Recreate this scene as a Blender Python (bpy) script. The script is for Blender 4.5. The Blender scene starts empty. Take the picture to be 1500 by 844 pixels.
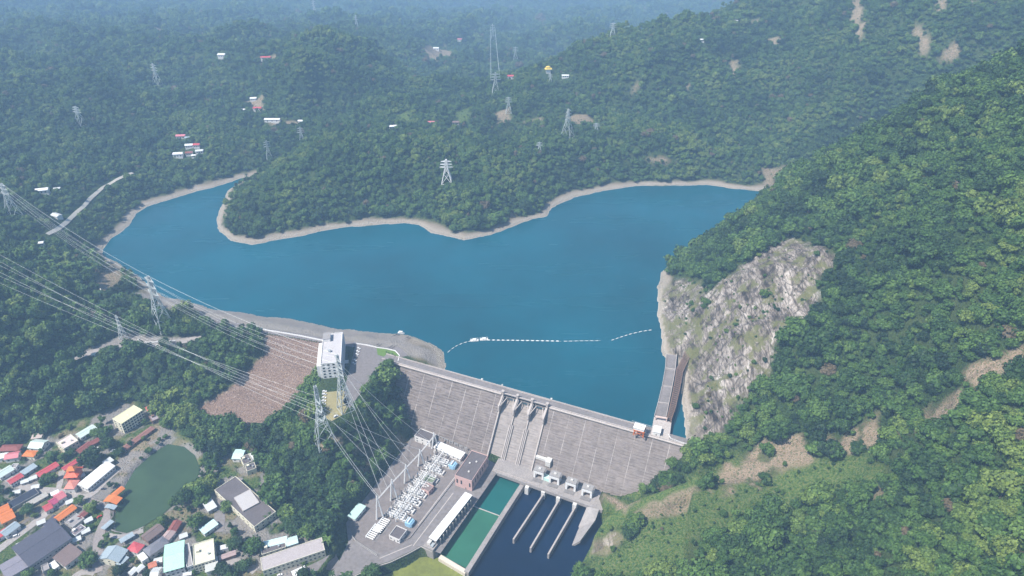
import bpy, math, random
import numpy as np
from mathutils import Vector, Matrix
random.seed(7); rng = np.random.default_rng(11)
R = math.radians
S = bpy.context.scene
COL = S.collection

# ------------------------------------------------------------------ camera
FPX, PIT, CZ = 1050.0, R(32.5), 470.0
cP, sP = math.cos(PIT), math.sin(PIT)
cam = bpy.data.objects.new('camera', bpy.data.cameras.new('camera'))
COL.objects.link(cam); S.camera = cam
cam.location = (0, 0, CZ); cam.rotation_euler = (math.pi/2 - PIT, 0, 0)
cam.data.sensor_width = 36; cam.data.lens = 36*FPX/1500
cam.data.clip_start = 1; cam.data.clip_end = 30000

def ray(px, py):
    u = (px-750)/FPX; v = (py-422)/FPX
    return np.array([u, cP - v*sP, -(sP + v*cP)])
def at(px, py, z):                       # the point at height z seen at a place of the photograph
    d = ray(px, py); t = (z-CZ)/d[2]
    return Vector((d[0]*t, d[1]*t, z))
def topix(x, y, z):
    dz = z-CZ; dep = y*cP - dz*sP; up = y*sP + dz*cP
    return 750+FPX*x/dep, 422-FPX*up/dep
def poly_at(pts, z): return [tuple(at(x, y, z))[:2] for x, y in pts]

# ------------------------------------------------------------------ numpy helpers
def _h(ix, iy, s):
    n = (ix.astype(np.int64)*374761393 + iy.astype(np.int64)*668265263 + s*1442695041) & 0xffffffff
    n = ((n ^ (n >> 13))*1274126177) & 0xffffffff
    n = n ^ (n >> 16)
    return (n & 0xffff)/32767.5 - 1.0
def vnoise(x, y, s=0):
    x0 = np.floor(x); y0 = np.floor(y); fx = x-x0; fy = y-y0
    fx = fx*fx*fx*(fx*(fx*6-15)+10); fy = fy*fy*fy*(fy*(fy*6-15)+10)
    a = _h(x0, y0, s); b = _h(x0+1, y0, s); c = _h(x0, y0+1, s); d = _h(x0+1, y0+1, s)
    return (a*(1-fx)+b*fx)*(1-fy) + (c*(1-fx)+d*fx)*fy
def fbm(x, y, wl, o=4, s=0):
    r = 0; a = 1.0; t = 0
    for k in range(o):
        c, q = math.cos(k*.7+.3), math.sin(k*.7+.3)
        r = r + a*vnoise((x*c+y*q)/wl, (y*c-x*q)/wl, s+k*17); t += a; a *= .5; wl *= .5
    return r/t
def sstep(a, b, x):
    t = np.clip((x-a)/(b-a), 0, 1); return t*t*(3-2*t)
def inside(poly, x, y):
    r = np.zeros(x.shape, bool); n = len(poly)
    for i in range(n):
        x1, y1 = poly[i]; x2, y2 = poly[(i+1) % n]
        if y1 == y2: continue
        c = ((y1 > y) != (y2 > y)) & (x < (x2-x1)*(y-y1)/(y2-y1)+x1)
        r ^= c
    return r
def segdist(pts, x, y, closed=False):
    best = np.full(x.shape, 1e9); tb = np.zeros(x.shape)
    n = len(pts)
    for i in range(n if closed else n-1):
        x1, y1 = pts[i][:2]; x2, y2 = pts[(i+1) % n][:2]
        dx, dy = x2-x1, y2-y1; L = dx*dx+dy*dy+1e-9
        t = np.clip(((x-x1)*dx+(y-y1)*dy)/L, 0, 1)
        d = np.hypot(x-x1-t*dx, y-y1-t*dy)
        m = d < best; best = np.where(m, d, best); tb = np.where(m, i+t, tb)
    return best, tb
def sdist(poly, x, y):                   # positive outside
    d, _ = segdist(poly, x, y, True)
    return np.where(inside(poly, x, y), -d, d)

# ------------------------------------------------------------------ outlines
SHORE_PX = [(985,648),(655,552),(657,535),(650,517),(632,503),(600,493),(560,488),(500,480),(440,470),(380,461),(320,452),
 (270,442),(240,434),(222,420),(200,402),(178,390),(158,378),(152,366),(160,352),(174,344),(190,330),(198,313),(215,303),
 (250,292),(290,280),(330,270),(352,262),(372,258),(350,268),(334,280),(324,300),(316,325),(320,338),(335,352),(365,358),(400,352),(440,346),
 (480,337),(540,330),(590,326),(612,330),(635,342),(680,351),(720,346),(758,330),(778,322),(800,318),(806,308),(815,300),
 (840,290),(870,283),(900,277),(940,272),(980,271),(1030,272),(1080,276),(1110,280),(1140,278),(1170,281)]
LAKE = poly_at(SHORE_PX, 0) + [(520,1050),(600,1062),(600,1000),(520,980),(440,950),(385,925),(330,895),(285,868),(250,842),(215,808),(190,778),(181,749)] \
     + poly_at([(962,440),(962,470),(968,500),(973,520),(996,540),(998,560),(1001,600),(999,648)], 0)
FARLAKE = poly_at([(1040,33),(1065,21),(1100,14),(1150,8),(1200,-6),(1260,-6),(1180,22),(1120,29),(1075,33)], -230)
POND = poly_at([(172,776),(172,748),(182,718),(200,688),(225,665),(246,652),(268,656),(283,668),(291,688),(284,706),(262,730),(235,754),(206,771),(186,779)], -38)

# ------------------------------------------------------------------ terrain control points
CP = []
def cp(*a):
    for x, y, z in a:
        p = at(x, y, z); CP.append((p.x, p.y, z))
cp((420,300,26),(500,250,55),(600,240,55),(700,300,24),(650,270,36),(560,200,62),(450,215,52),(385,270,26),(760,270,30),(820,240,35),
   (900,230,32),(1000,230,35),(1080,250,20),(680,190,50),(760,190,48),(850,200,45),(950,200,45))
cp((500,150,45),(500,0,-200),(380,150,38),(600,130,50),(620,80,20),(600,0,-260),(700,150,50),(700,80,-20),(700,0,-300),
   (850,150,60),(850,80,-40),(850,0,-300),(780,50,-90),(930,40,-180),(980,62,-160),(1000,30,-225),(1060,40,-215),(1100,5,-230),(1200,-10,-225),(450,108,92),(540,68,75),(400,135,60),(470,160,28),(580,110,40),(300,130,30))
cp((0,330,55),(0,200,78),(0,100,72),(0,40,20),(0,0,-60),(200,150,62),(200,60,25),(200,0,-110),(300,200,42),(300,100,52),(200,260,26),(100,330,30),(100,250,52),(80,60,45),(100,120,80),
   (350,50,0),(350,0,-140),(250,240,26),(330,235,24),(130,300,28))
cp((50,400,50),(0,500,42),(0,600,-5),(0,640,-28),(100,560,0),(100,610,-24),(200,560,-12),(250,580,-24),(100,525,5),(180,505,3),(290,495,2),(300,540,-10),
   (240,470,7),(150,440,14),(120,470,17),(60,460,36),(210,450,6),(110,400,22),(130,380,10),(80,500,22),(340,510,2),(300,575,-24),(240,540,-8),(370,530,-4))
cp((870,146,58),(940,119,85),(1000,95,110),(1080,58,142),(1165,18,178),(1100,150,75),(1100,220,28),(1250,200,72),(1250,100,150),(1300,30,202),(1400,80,180),(1500,0,242),(1500,50,212),
   (1000,150,60),(940,150,55),(1200,250,30))
cp((985,402,10),(1020,362,25),(1060,332,36),(1100,305,41),(1140,287,44),(1180,262,75),(1220,240,115),(1260,215,160),(1300,192,200),(1350,160,222),(1400,132,240),(1500,92,270))
cp((1000,430,18),(1010,500,16),(1040,430,45),(1080,500,50),(1110,400,85),(1160,380,100),(1200,350,112),(1130,450,77),(1010,620,4),(1030,560,24),(1050,640,8),(1130,560,40),(1180,480,85),(1250,540,76),(1300,400,140),
   (1400,450,150),(1350,300,180),(1440,200,230),(1500,300,222),(1500,400,190),(1400,600,118),(1500,530,150),(1200,600,50),(1500,650,130),(1500,750,116),
   (1350,740,75),(1200,740,18),(1100,740,-5),(1000,760,-22),(1200,680,25),(1290,640,55),(1050,690,-5),(950,730,-22),(900,765,-40),(860,795,-49),(830,844,-53),
   (1000,844,-24),(1200,844,30),(1350,844,72),(1500,844,110),(1020,660,3),(985,690,-13),(952,714,-30),(1008,668,-2),(1030,680,2),(1000,705,-14),(970,722,-28),(1120,660,12))
cp((505,560,4),(480,625,0),(500,640,-3),(500,700,-26),(530,740,-43),(480,760,-38),(440,640,-18),(420,700,-33),(560,640,-24),(545,690,-40),(545,560,2),
   (520,600,1),(585,660,-42),(430,560,-8),(440,600,-18),(400,640,-32),(460,700,-28),(568,546,1),(572,562,-7),(578,582,-16),(588,606,-27),(560,560,0),(566,590,-8),(575,620,-22),(595,640,-38))
cp((430,497,4),(390,560,-14),(340,610,-33),(300,605,-33),(450,540,-3),(400,600,-26),(470,500,4),(350,570,-20))
cp((20,700,-36),(100,650,-36),(100,760,-36),(200,830,-36),(300,800,-36),(250,620,-34),(320,680,-35),(340,640,-34),(400,780,-34),(470,844,-35),(0,844,-36),(550,840,-47),(620,700,-45),
   (600,780,-45),(650,650,-45),(700,800,-55),(780,844,-57),(820,780,-57),(150,600,-30),(60,625,-32))
for p in LAKE[::2]: CP.append((p[0], p[1], 2.0))
CP += [(600,850,190),(720,700,340),(500,860,140),(560,760,270),(460,1200,60),(700,1060,110),(600,930,60),(430,880,80),(1100,900,330),(900,1500,330),(1500,1200,420),
       (0,5000,-300),(900,4600,-290),(500,5100,-300),(-900,3600,-170),(-2300,2500,20),(-1500,1300,140),(-1400,900,140),(-1100,600,100),(-900,400,40),(-700,250,-30),(-300,200,-40),(0,150,-45),(200,150,10),
       (400,200,150),(600,400,260),(-2800,3900,100),(0,6600,-150),(2500,3500,420),(1800,5400,0),(-1500,5200,-60),(-3000,1700,300),(3000,1500,480),(1000,0,300),(-1500,-200,100),
       (4500,5500,500),(-4500,5500,500),(0,7400,100)]
CP = np.array(CP, float)
# thin-plate surface through the control points
def tps_fit(P, lam):
    n = len(P); q = P[:, :2]/1000.0
    d2 = ((q[:, None]-q[None])**2).sum(-1); K = .5*d2*np.log(d2+1e-12)
    A = np.zeros((n+3, n+3)); A[:n, :n] = K + lam*np.eye(n); A[:n, n] = 1; A[:n, n+1:] = q; A[n, :n] = 1; A[n+1:, :n] = q.T
    b = np.zeros(n+3); b[:n] = P[:, 2]
    return q, np.linalg.solve(A, b)
TQ, TW = tps_fit(CP, 2e-5)
def tps(x, y):
    s = x.shape; x = x.ravel()/1000; y = y.ravel()/1000; out = np.empty(x.shape); n = len(TQ)
    for i in range(0, len(x), 20000):
        a = x[i:i+20000]; b = y[i:i+20000]
        d2 = (a[:, None]-TQ[:, 0])**2 + (b[:, None]-TQ[:, 1])**2
        out[i:i+20000] = (.5*d2*np.log(d2+1e-12))@TW[:n] + TW[n] + a*TW[n+1] + b*TW[n+2]
    return out.reshape(s)

# ------------------------------------------------------------------ dam frame
DA = at(563, 527, 5); DB = at(1020, 657, 5)
DYAW = math.atan2(DB.y-DA.y, DB.x-DA.x); DL = (DB-DA).length
dc, ds = math.cos(DYAW), math.sin(DYAW)
def dloc(p): dx, dy = p[0]-DA.x, p[1]-DA.y; return (dx*dc+dy*ds, -dx*ds+dy*dc)
def dworld(a, b): return (DA.x+a*dc-b*ds, DA.y+a*ds+b*dc)
SLOPE = .82
def face_y(z): return -SLOPE*max(0, 3.0-z)      # downstream face of the dam, local y
YZ = -45.0                                       # level of the power station yard

# pads: polygon in the plane of z, feather
PADS = [
 (poly_at([(600,638),(640,625),(735,684),(728,696),(645,812),(616,800),(596,811),(572,823),(543,832),(515,846),(490,880),(455,880),(495,822),(508,795),(505,765)], YZ), YZ, 4),
 (poly_at([(716,690),(770,700),(885,745),(892,765),(868,795),(830,860),(815,920),(600,920),(630,840),(641,818),(720,697)], -55), -61, 2.5),
 (poly_at([(616,816),(640,815),(690,844),(680,900),(560,900),(556,845),(597,829)], -54), -54, 1.5),
 (poly_at([(482,498),(545,505),(585,508),(600,522),(566,530),(552,545),(535,575),(522,600),(500,622),(470,622),(462,575),(478,545)], 4.6), 4.6, 7),
 (poly_at([(882,718),(905,712),(935,722),(930,738),(890,740)], -33), -33, 5),
]
VILL = poly_at([(-250,700),(-60,655),(30,640),(75,625),(150,606),(190,588),(235,600),(262,640),(330,670),(352,655),(385,690),(410,760),(470,780),(490,844),(480,980),(-300,1000)], -36)
# strips: world polyline with z, half width, feather
def strip(pts): return [tuple(at(*p)) for p in pts]
CREST_RD = strip([(185,437,6),(230,448,5),(300,468,5),(375,483,5),(440,493,5),(480,500,5),(545,508,5),(600,522,5)])
HILL_RD = strip([(60,548,5),(100,527,5),(150,512,4),(190,505,3),(240,504,2.5),(300,494,2.5)])
BENCH = strip([(872,775,-40),(930,745,-24),(985,722,-12),(1060,700,0),(1150,668,18),(1230,648,38),(1290,638,55)])
TRACK2 = strip([(1345,628,78),(1400,592,116),(1440,560,132),(1500,528,150),(1580,500,168)])
DOWN = poly_at([(1024,658),(563,526)], 5) + [p[:2] for p in CREST_RD[::-1]] + poly_at([(150,452),(60,500),(-200,600)], 5) + [(-900,300),(-500,0),(100,0),(140,380)]

def terrain_z(x, y):
    z = tps(x, y)
    wx_, wy_ = 5*fbm(x, y, 38, 3, 51), 5*fbm(x, y, 38, 3, 52)
    dl = sdist(LAKE, x+wx_, y+wy_); df = sdist(FARLAKE, x, y); dn = inside(DOWN, x, y)
    dv = sdist(VILL, x, y)
    dp = np.full(x.shape, 1e9)
    for P, pz, f in PADS: dp = np.minimum(dp, sdist(P, x, y))
    ds_ = np.minimum(segdist(CREST_RD, x, y)[0], segdist(HILL_RD, x, y)[0])
    dist = np.hypot(x, y)
    emb = poly_at([(385,488),(480,505),(485,560),(380,640),(270,606)], -10)
    de = sdist(emb, x, y)
    amp = sstep(5, 90, dl)*sstep(0, 60, dv)*sstep(0, 25, dp)*sstep(6, 40, ds_)*sstep(0, 30, de)
    far = sstep(900, 1800, dist)
    rid = (1-2*np.abs(fbm(x, y, 260, 4, 5)))
    rid2 = 1-2*np.abs(fbm(x+.3*y, y, 520, 3, 25)); mid = sstep(1050, 1500, dist)
    z = z + amp*((5+15*far)*fbm(x, y, 110, 4, 1) + (3+26*far+8*mid)*(rid-.55) + 50*mid*(rid2-.80)) + amp*2.0*fbm(x, y, 22, 2, 9)
    # rocky cliff over the intake: ledges
    cl = poly_at([(1000,640),(968,500),(968,415),(1085,385),(1165,335),(1225,360),(1190,460),(1110,560),(1030,650)], 40)
    ck = sstep(12, -10, sdist(cl, x, y))
    st = fbm((x*.8+y*.6)*1.6, (y*.8-x*.6)*.6, 58, 4, 31)
    q1 = (x*.75+y*.55); q2 = (y*.75-x*.55)
    rk = 1-2*np.abs(fbm(q1*1.6, q2*.45, 26, 4, 35)); z = z + ck*sstep(2, 14, dl)*(7.5*st + 5.0*rk + 2.0*fbm(x, y, 11, 3, 33))
    # shore
    d = dl; w = sstep(0, 55, d)
    dj = d*(1+.75*fbm(x, y, 34, 4, 40))
    prof = np.minimum(dj*.30, 9)
    z = np.where(dn, z, (1-w)*prof + w*np.where(d < 400, np.maximum(z, 6), z))
    z = np.where(dv < 0, -36 + .5*fbm(x, y, 60, 2, 3), z*sstep(0, 26, dv) + (1-sstep(0, 26, dv))*(-36)) if True else z
    for P, h, f in ((CREST_RD, 5.5, 9), (HILL_RD, 4.5, 7), (BENCH, 5.0, 7), (TRACK2, 6.0, 7)):
        d_, t = segdist(P, x, y); zz = np.interp(t, range(len(P)), [p[2] for p in P])
        k = 1-sstep(h, h+f, d_); z = z*(1-k)+zz*k
    for P, pz, f in PADS:
        d_ = sdist(P, x, y); k = 1-sstep(0, f, d_); z = z*(1-k)+pz*k
    # ground under the dam stays below its faces
    a = (x-DA.x)*dc+(y-DA.y)*ds; b = -(x-DA.x)*ds+(y-DA.y)*dc
    fz = 3.0 + b/SLOPE
    under = (a > 3-1.25*np.minimum(b, 0)) & (a < DL-2+1.15*np.minimum(b, 0)) & (b > -46) & (b < 9)
    z = np.where(under, np.minimum(z, np.where(b < 0, fz-1.5, -3)), z)
    # beds
    bed = -np.clip(-dl*.4, .6, 16)
    z = np.where(dl < 0, np.minimum(bed, z), z)
    z = np.where(df < 60, np.minimum(z, -230 + np.maximum(df, -30)*.12), z)
    dq = sdist(POND, x, y); z = np.where(dq < 4, np.minimum(z, -36.3 + (dq-4)*.9), z); z = np.where(dq < 0, np.maximum(z, -42), z)
    return z

# polar grid: mesh size grows with distance
NA, NR = 700, 1080
AMAX, R0, R1 = R(72), 150.0, 7000.0
ang = np.linspace(-AMAX, AMAX, NA); rad = R0*np.exp(np.linspace(0, math.log(R1/R0), NR))
AA, RR = np.meshgrid(ang, rad)
GX, GY = RR*np.sin(AA), RR*np.cos(AA)
GZ = terrain_z(GX, GY)
LR = math.log(R1/R0)
def ground(x, y):
    x = np.asarray(x, float); y = np.asarray(y, float)
    i = np.clip((np.arctan2(x, y)+AMAX)/(2*AMAX)*(NA-1), 0, NA-1.001)
    j = np.clip(np.log(np.maximum(np.hypot(x, y), R0)/R0)/LR*(NR-1), 0, NR-1.001)
    i0 = i.astype(int); j0 = j.astype(int); fi = i-i0; fj = j-j0
    return (GZ[j0, i0]*(1-fi)+GZ[j0, i0+1]*fi)*(1-fj) + (GZ[j0+1, i0]*(1-fi)+GZ[j0+1, i0+1]*fi)*fj
TS = np.concatenate([np.arange(150, 1200, 1.5), np.arange(1200, 4500, 4)])
def hit(px, py):                         # where the sight line through a place of the photograph meets the ground
    d = ray(px, py); X = d[0]*TS; Y = d[1]*TS; Z = CZ+d[2]*TS
    g = ground(X, Y); k = np.argmax(Z < g)
    if not (Z < g).any(): k = len(TS)-1
    return Vector((X[k], Y[k], float(g[k])))
def poly_hit(pts): return [tuple(hit(x, y))[:2] for x, y in pts]
def zone(pts, x, y, feather, jag=0, wl=20, s=0):   # soft mask of a land patch
    d = sdist(poly_hit(pts), x, y)
    if jag: d = d + jag*fbm(x, y, wl, 3, 60+s)
    return 1-sstep(-feather, feather, d)

# ------------------------------------------------------------------ land cover
def land(x, y):
    z0 = np.zeros(x.shape); c = {k: z0.copy() for k in ('soil', 'rock', 'grass', 'paved', 'field', 'shore')}
    def add(k, v): c[k] = np.maximum(c[k], v)
    # embankment face, tan and brown
    add('field', zone([(384,489),(432,492),(478,503),(476,525),(470,545),(445,560),(432,590),(428,605),(395,625),(372,638),(330,628),(280,606),(296,592),(340,565),(365,540),(388,520)], x, y, 2.5, 3, 12))
    add('rock', zone([(1001,640),(990,560),(975,515),(968,500),(962,470),(964,425),(985,408),(1010,408),(1045,420),(1075,400),(1110,372),(1160,345),(1185,352),(1212,375),(1210,410),(1195,460),(1150,500),(1135,530),(1120,560),(1085,590),(1045,640),(1020,655)], x, y, 5, 12, 25))
    add('soil', zone([(1065,690),(1110,655),(1180,640),(1240,632),(1292,630),(1290,648),(1230,662),(1180,672),(1120,700),(1060,722),(1040,715)], x, y, 4, 11, 14)*np.where(fbm(x, y, 15, 3, 81) > -.28, .95, .25))
    add('soil', zone([(985,722),(1020,712),(1025,722),(960,760),(935,765),(925,755)], x, y, 3, 4, 10)*.8)
    add('soil', zone([(870,795),(905,780),(912,790),(890,812),(866,812)], x, y, 3, 3, 8)*.8); add('rock', zone([(870,795),(905,780),(912,790),(890,812),(866,812)], x, y, 3, 3, 8)*.6)
    add('soil', zone([(1335,632),(1350,610),(1395,582),(1412,590),(1400,605),(1350,632)], x, y, 3, 3, 9))
    add('soil', zone([(1405,560),(1420,535),(1470,525),(1510,515),(1510,560),(1460,552),(1440,570)], x, y, 5, 7, 14))
    add('soil', zone([(1270,720),(1300,705),(1300,730),(1275,735)], x, y, 5, 6, 10)*.7)
    add('soil', zone([(1150,830),(1180,805),(1182,812),(1160,834)], x, y, 2, 2, 8)*.8)
    add('soil', zone([(1470,820),(1500,800),(1500,844),(1480,844)], x, y, 4, 6, 10)*.7)
    add('grass', zone([(930,760),(1010,725),(1060,705),(1120,672),(1080,665),(1040,690),(990,710),(930,735),(880,752),(830,830),(860,825)], x, y, 8, 8, 14)*.9)
    add('grass', zone([(1120,705),(1200,675),(1290,650),(1275,712),(1180,722),(1100,765),(1010,806),(910,850),(850,844),(900,800),(1000,745)], x, y, 8, 12, 18)*.8)
    add('grass', zone([(884,712),(935,710),(948,725),(900,730)], x, y, 3, 3, 8)); add('soil', zone([(880,730),(935,735),(915,750),(875,745)], x, y, 3, 3, 8))
    add('soil', zone([(565,505),(600,495),(640,503),(655,520),(657,548),(610,530),(600,520)], x, y, 3)*.5)
    add('paved', zone([(190,428),(240,435),(320,453),(440,471),(560,489),(632,504),(652,528),(655,546),(600,522),(545,507),(480,498),(375,481),(300,467),(228,447)], x, y, 2.5)*.85)
    tipz = zone([(596,494),(632,503),(652,520),(656,546),(640,541),(640,522),(620,508),(596,500)], x, y, 2.5, 2, 8)
    for k_ in ('paved',): c[k_] = c[k_]*(1-tipz)
    add('soil', tipz*.55*(zone([(590,485),(680,485),(680,560),(590,520)], x, y, 2)))
    # earth around the big tower
    add('soil', zone([(465,655),(500,640),(495,660),(475,668)], x, y, 3, 4, 8)*.9)
    for p in ((528,655),(545,672),(532,690),(590,650)): add('soil', zone([(p[0]-9,p[1]+8),(p[0]-5,p[1]-7),(p[0]+9,p[1]-9),(p[0]+7,p[1]+6)], x, y, 3, 4, 8)*.8)
    add('soil', zone([(135,420),(150,390),(185,400),(165,430),(150,440)], x, y, 4, 5, 12)*.8); add('soil', zone([(150,398),(165,388),(188,395),(172,402)], x, y, 3))
    add('soil', zone([(85,528),(115,515),(120,520),(90,535)], x, y, 3)*.6)
    # pond bank
    add('grass', zone([(240,628),(265,632),(290,655),(298,680),(290,700),(280,690),(270,655),(245,645)], x, y, 3, 3, 8)*.9)
    add('soil', zone([(168,676),(180,655),(226,622),(240,620),(234,645),(190,690),(176,718)], x, y, 3, 3, 8)*.8)
    # far slides and clearings
    for P in ([(1068,92),(1080,90),(1083,104),(1074,114)], [(1333,40),(1350,38),(1360,58),(1358,82),(1350,84),(1342,60)], [(1248,0),(1262,0),(1262,30),(1265,60),(1248,60),(1246,30)],
              [(1372,85),(1405,62),(1405,80),(1380,92)], [(1374,0),(1390,0),(1384,20),(1374,18)], [(1415,0),(1435,0),(1432,8)], [(1112,246),(1150,244),(1152,252),(1136,262),(1140,282),(1116,282),(1122,262)],
              [(1098,32),(1115,28),(1110,40)],[(1120,60),(1145,55),(1135,75)],[(395,180),(420,178),(440,178),(440,184),(420,186),(410,190)],[(725,165),(745,158),(748,175),(730,184)],[(766,180),(795,172),(800,178),(775,184)],
              [(820,172),(860,168),(875,180),(850,185)],[(740,312),(752,306),(762,325),(752,332)],[(225,42),(238,40),(240,56),(230,58)],[(365,90),(405,82),(405,90),(375,94)],[(360,150),(385,140),(390,165),(370,166)],
              [(925,130),(935,120),(938,128),(925,145)],[(863,60),(872,60),(868,74)],[(620,75),(650,65),(668,85),(640,90)],[(940,235),(975,232),(990,238),(960,238)],[(1000,130),(1010,126),(1008,136)],[(1180,238),(1200,236),(1195,243)]):
        add('soil', zone(P, x, y, 4, 5, 14)*.85)
    for P in ([(665,165),(690,155),(692,175),(670,182)], [(580,170),(600,165),(605,180),(585,185)]): add('grass', zone(P, x, y, 6, 8, 20)*.8)
    dvv = sdist(VILL, x, y); nv = fbm(x, y, 16, 3, 77); iv = sstep(3, -3, dvv)
    add('paved', iv*sstep(-.05, .15, nv)*.9); add('soil', iv*sstep(.0, .25, fbm(x, y, 22, 3, 78))*.6*(nv < .05)); add('grass', iv*.55*(nv < -.1))
    add('paved', zone([(64,552),(100,530),(150,514),(190,508),(240,506),(300,497),(298,491),(240,495),(185,488),(150,505),(95,522)], x, y, 2))
    dl = sdist(LAKE, x, y); zz = ground(x, y)
    band = (1-sstep(3.2, 5.0, zz + 2.2*fbm(x, y, 20, 4, 71)))*(dl > -3)*(dl < 34)*~inside(DOWN, x, y)
    add('shore', band*(1-.75*c['rock']*(dl > 6)))
    dE, _ = segdist(CREST_RD, x, y); add('shore', (dl > 0)*(dE < 45)*1.0*(1-sstep(20, 32, dl))*(zz > -1)*(zz < 6))
    return c, dl, zz
CV, DLK, ZZ = land(GX, GY)
clear = np.clip(sum(CV.values()), 0, 1)

# ------------------------------------------------------------------ materials
def nt(name):
    m = bpy.data.materials.new(name); m.use_nodes = True; t = m.node_tree
    return m, t, t.nodes['Principled BSDF']
def N(t, kind, **kw):
    n = t.nodes.new(kind)
    for k, v in kw.items():
        if k.startswith('i_'):
            key = k[2:]; key = int(key) if key.isdigit() else key
            n.inputs[key].default_value = v
        else: setattr(n, k, v)
    return n
def L(t, a, b): t.links.new(a, b)
def mix(t, fac, a, b, mode='MIX'):
    n = t.nodes.new('ShaderNodeMix'); n.data_type = 'RGBA'; n.blend_type = mode
    for s, v in ((n.inputs[0], fac), (n.inputs[6], a), (n.inputs[7], b)):
        if hasattr(v, 'is_output'): t.links.new(v, s)
        elif isinstance(v, (int, float)): s.default_value = v
        else: s.default_value = (*v[:3], 1)
    return n.outputs[2]
def ramp(t, src, stops):
    n = t.nodes.new('ShaderNodeValToRGB'); e = n.color_ramp.elements
    while len(e) < len(stops): e.new(.5)
    for k, (p, c) in enumerate(stops):
        e[k].position = p; e[k].color = (*c, 1) if len(c) == 3 else c
    t.links.new(src, n.inputs[0]); return n.outputs[0]
def noise(t, scale, det=4, vec=None, rough=.6, dim='3D'):
    n = t.nodes.new('ShaderNodeTexNoise'); n.noise_dimensions = dim
    n.inputs['Scale'].default_value = scale; n.inputs['Detail'].default_value = det; n.inputs['Roughness'].default_value = rough
    if vec is not None: t.links.new(vec, n.inputs['Vector'])
    return n.outputs['Fac']
def objvec(t, sc=(1, 1, 1), coord='Object'):
    c = t.nodes.new('ShaderNodeTexCoord'); m = t.nodes.new('ShaderNodeMapping'); m.inputs['Scale'].default_value = sc
    t.links.new(c.outputs[coord], m.inputs['Vector']); return m.outputs[0]
def bump(t, b, h, strength, dist=.3):
    n = t.nodes.new('ShaderNodeBump'); n.inputs['Strength'].default_value = strength; n.inputs['Distance'].default_value = dist
    t.links.new(h, n.inputs['Height']); t.links.new(n.outputs[0], b.inputs['Normal'])
MATS = {}
def mat(name, col, rough=.75, var=.25, sc=.35, stripe=None, metal=0, spec=.3):
    """weathered plain surface: base colour broken up by two noises, optional sheet ribs"""
    if name in MATS: return MATS[name]
    m, t, b = nt(name)
    v = objvec(t)
    n1 = noise(t, sc, 5, v); n2 = noise(t, sc*7, 3, v)
    c = tuple(col)
    o = mix(t, n1, tuple(x*(1-var) for x in c), tuple(min(1, x*(1+var)) for x in c))
    o = mix(t, .5, o, ramp(t, n2, [(.3, (.5, .47, .44)), (.62, (1, 1, 1))]), 'MULTIPLY'); o = mix(t, ramp(t, noise(t, sc*2.2, 6, v, .75), [(.60, (0, 0, 0)), (.72, (.45, .45, .45))]), o, tuple(x*.45+.05 for x in c))
    if stripe:
        w = N(t, 'ShaderNodeTexWave', wave_type='BANDS', bands_direction=stripe[0]); w.inputs['Scale'].default_value = stripe[1]; w.inputs['Distortion'].default_value = .4
        L(t, v, w.inputs['Vector'])
        o = mix(t, .35, o, ramp(t, w.outputs['Fac'], [(.15, (.45, .45, .45)), (.5, (1, 1, 1))]), 'MULTIPLY')
    L(t, o, b.inputs['Base Color']); b.inputs['Roughness'].default_value = rough; b.inputs['Metallic'].default_value = metal
    b.inputs['Specular IOR Level'].default_value = spec
    MATS[name] = m; return m

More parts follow.
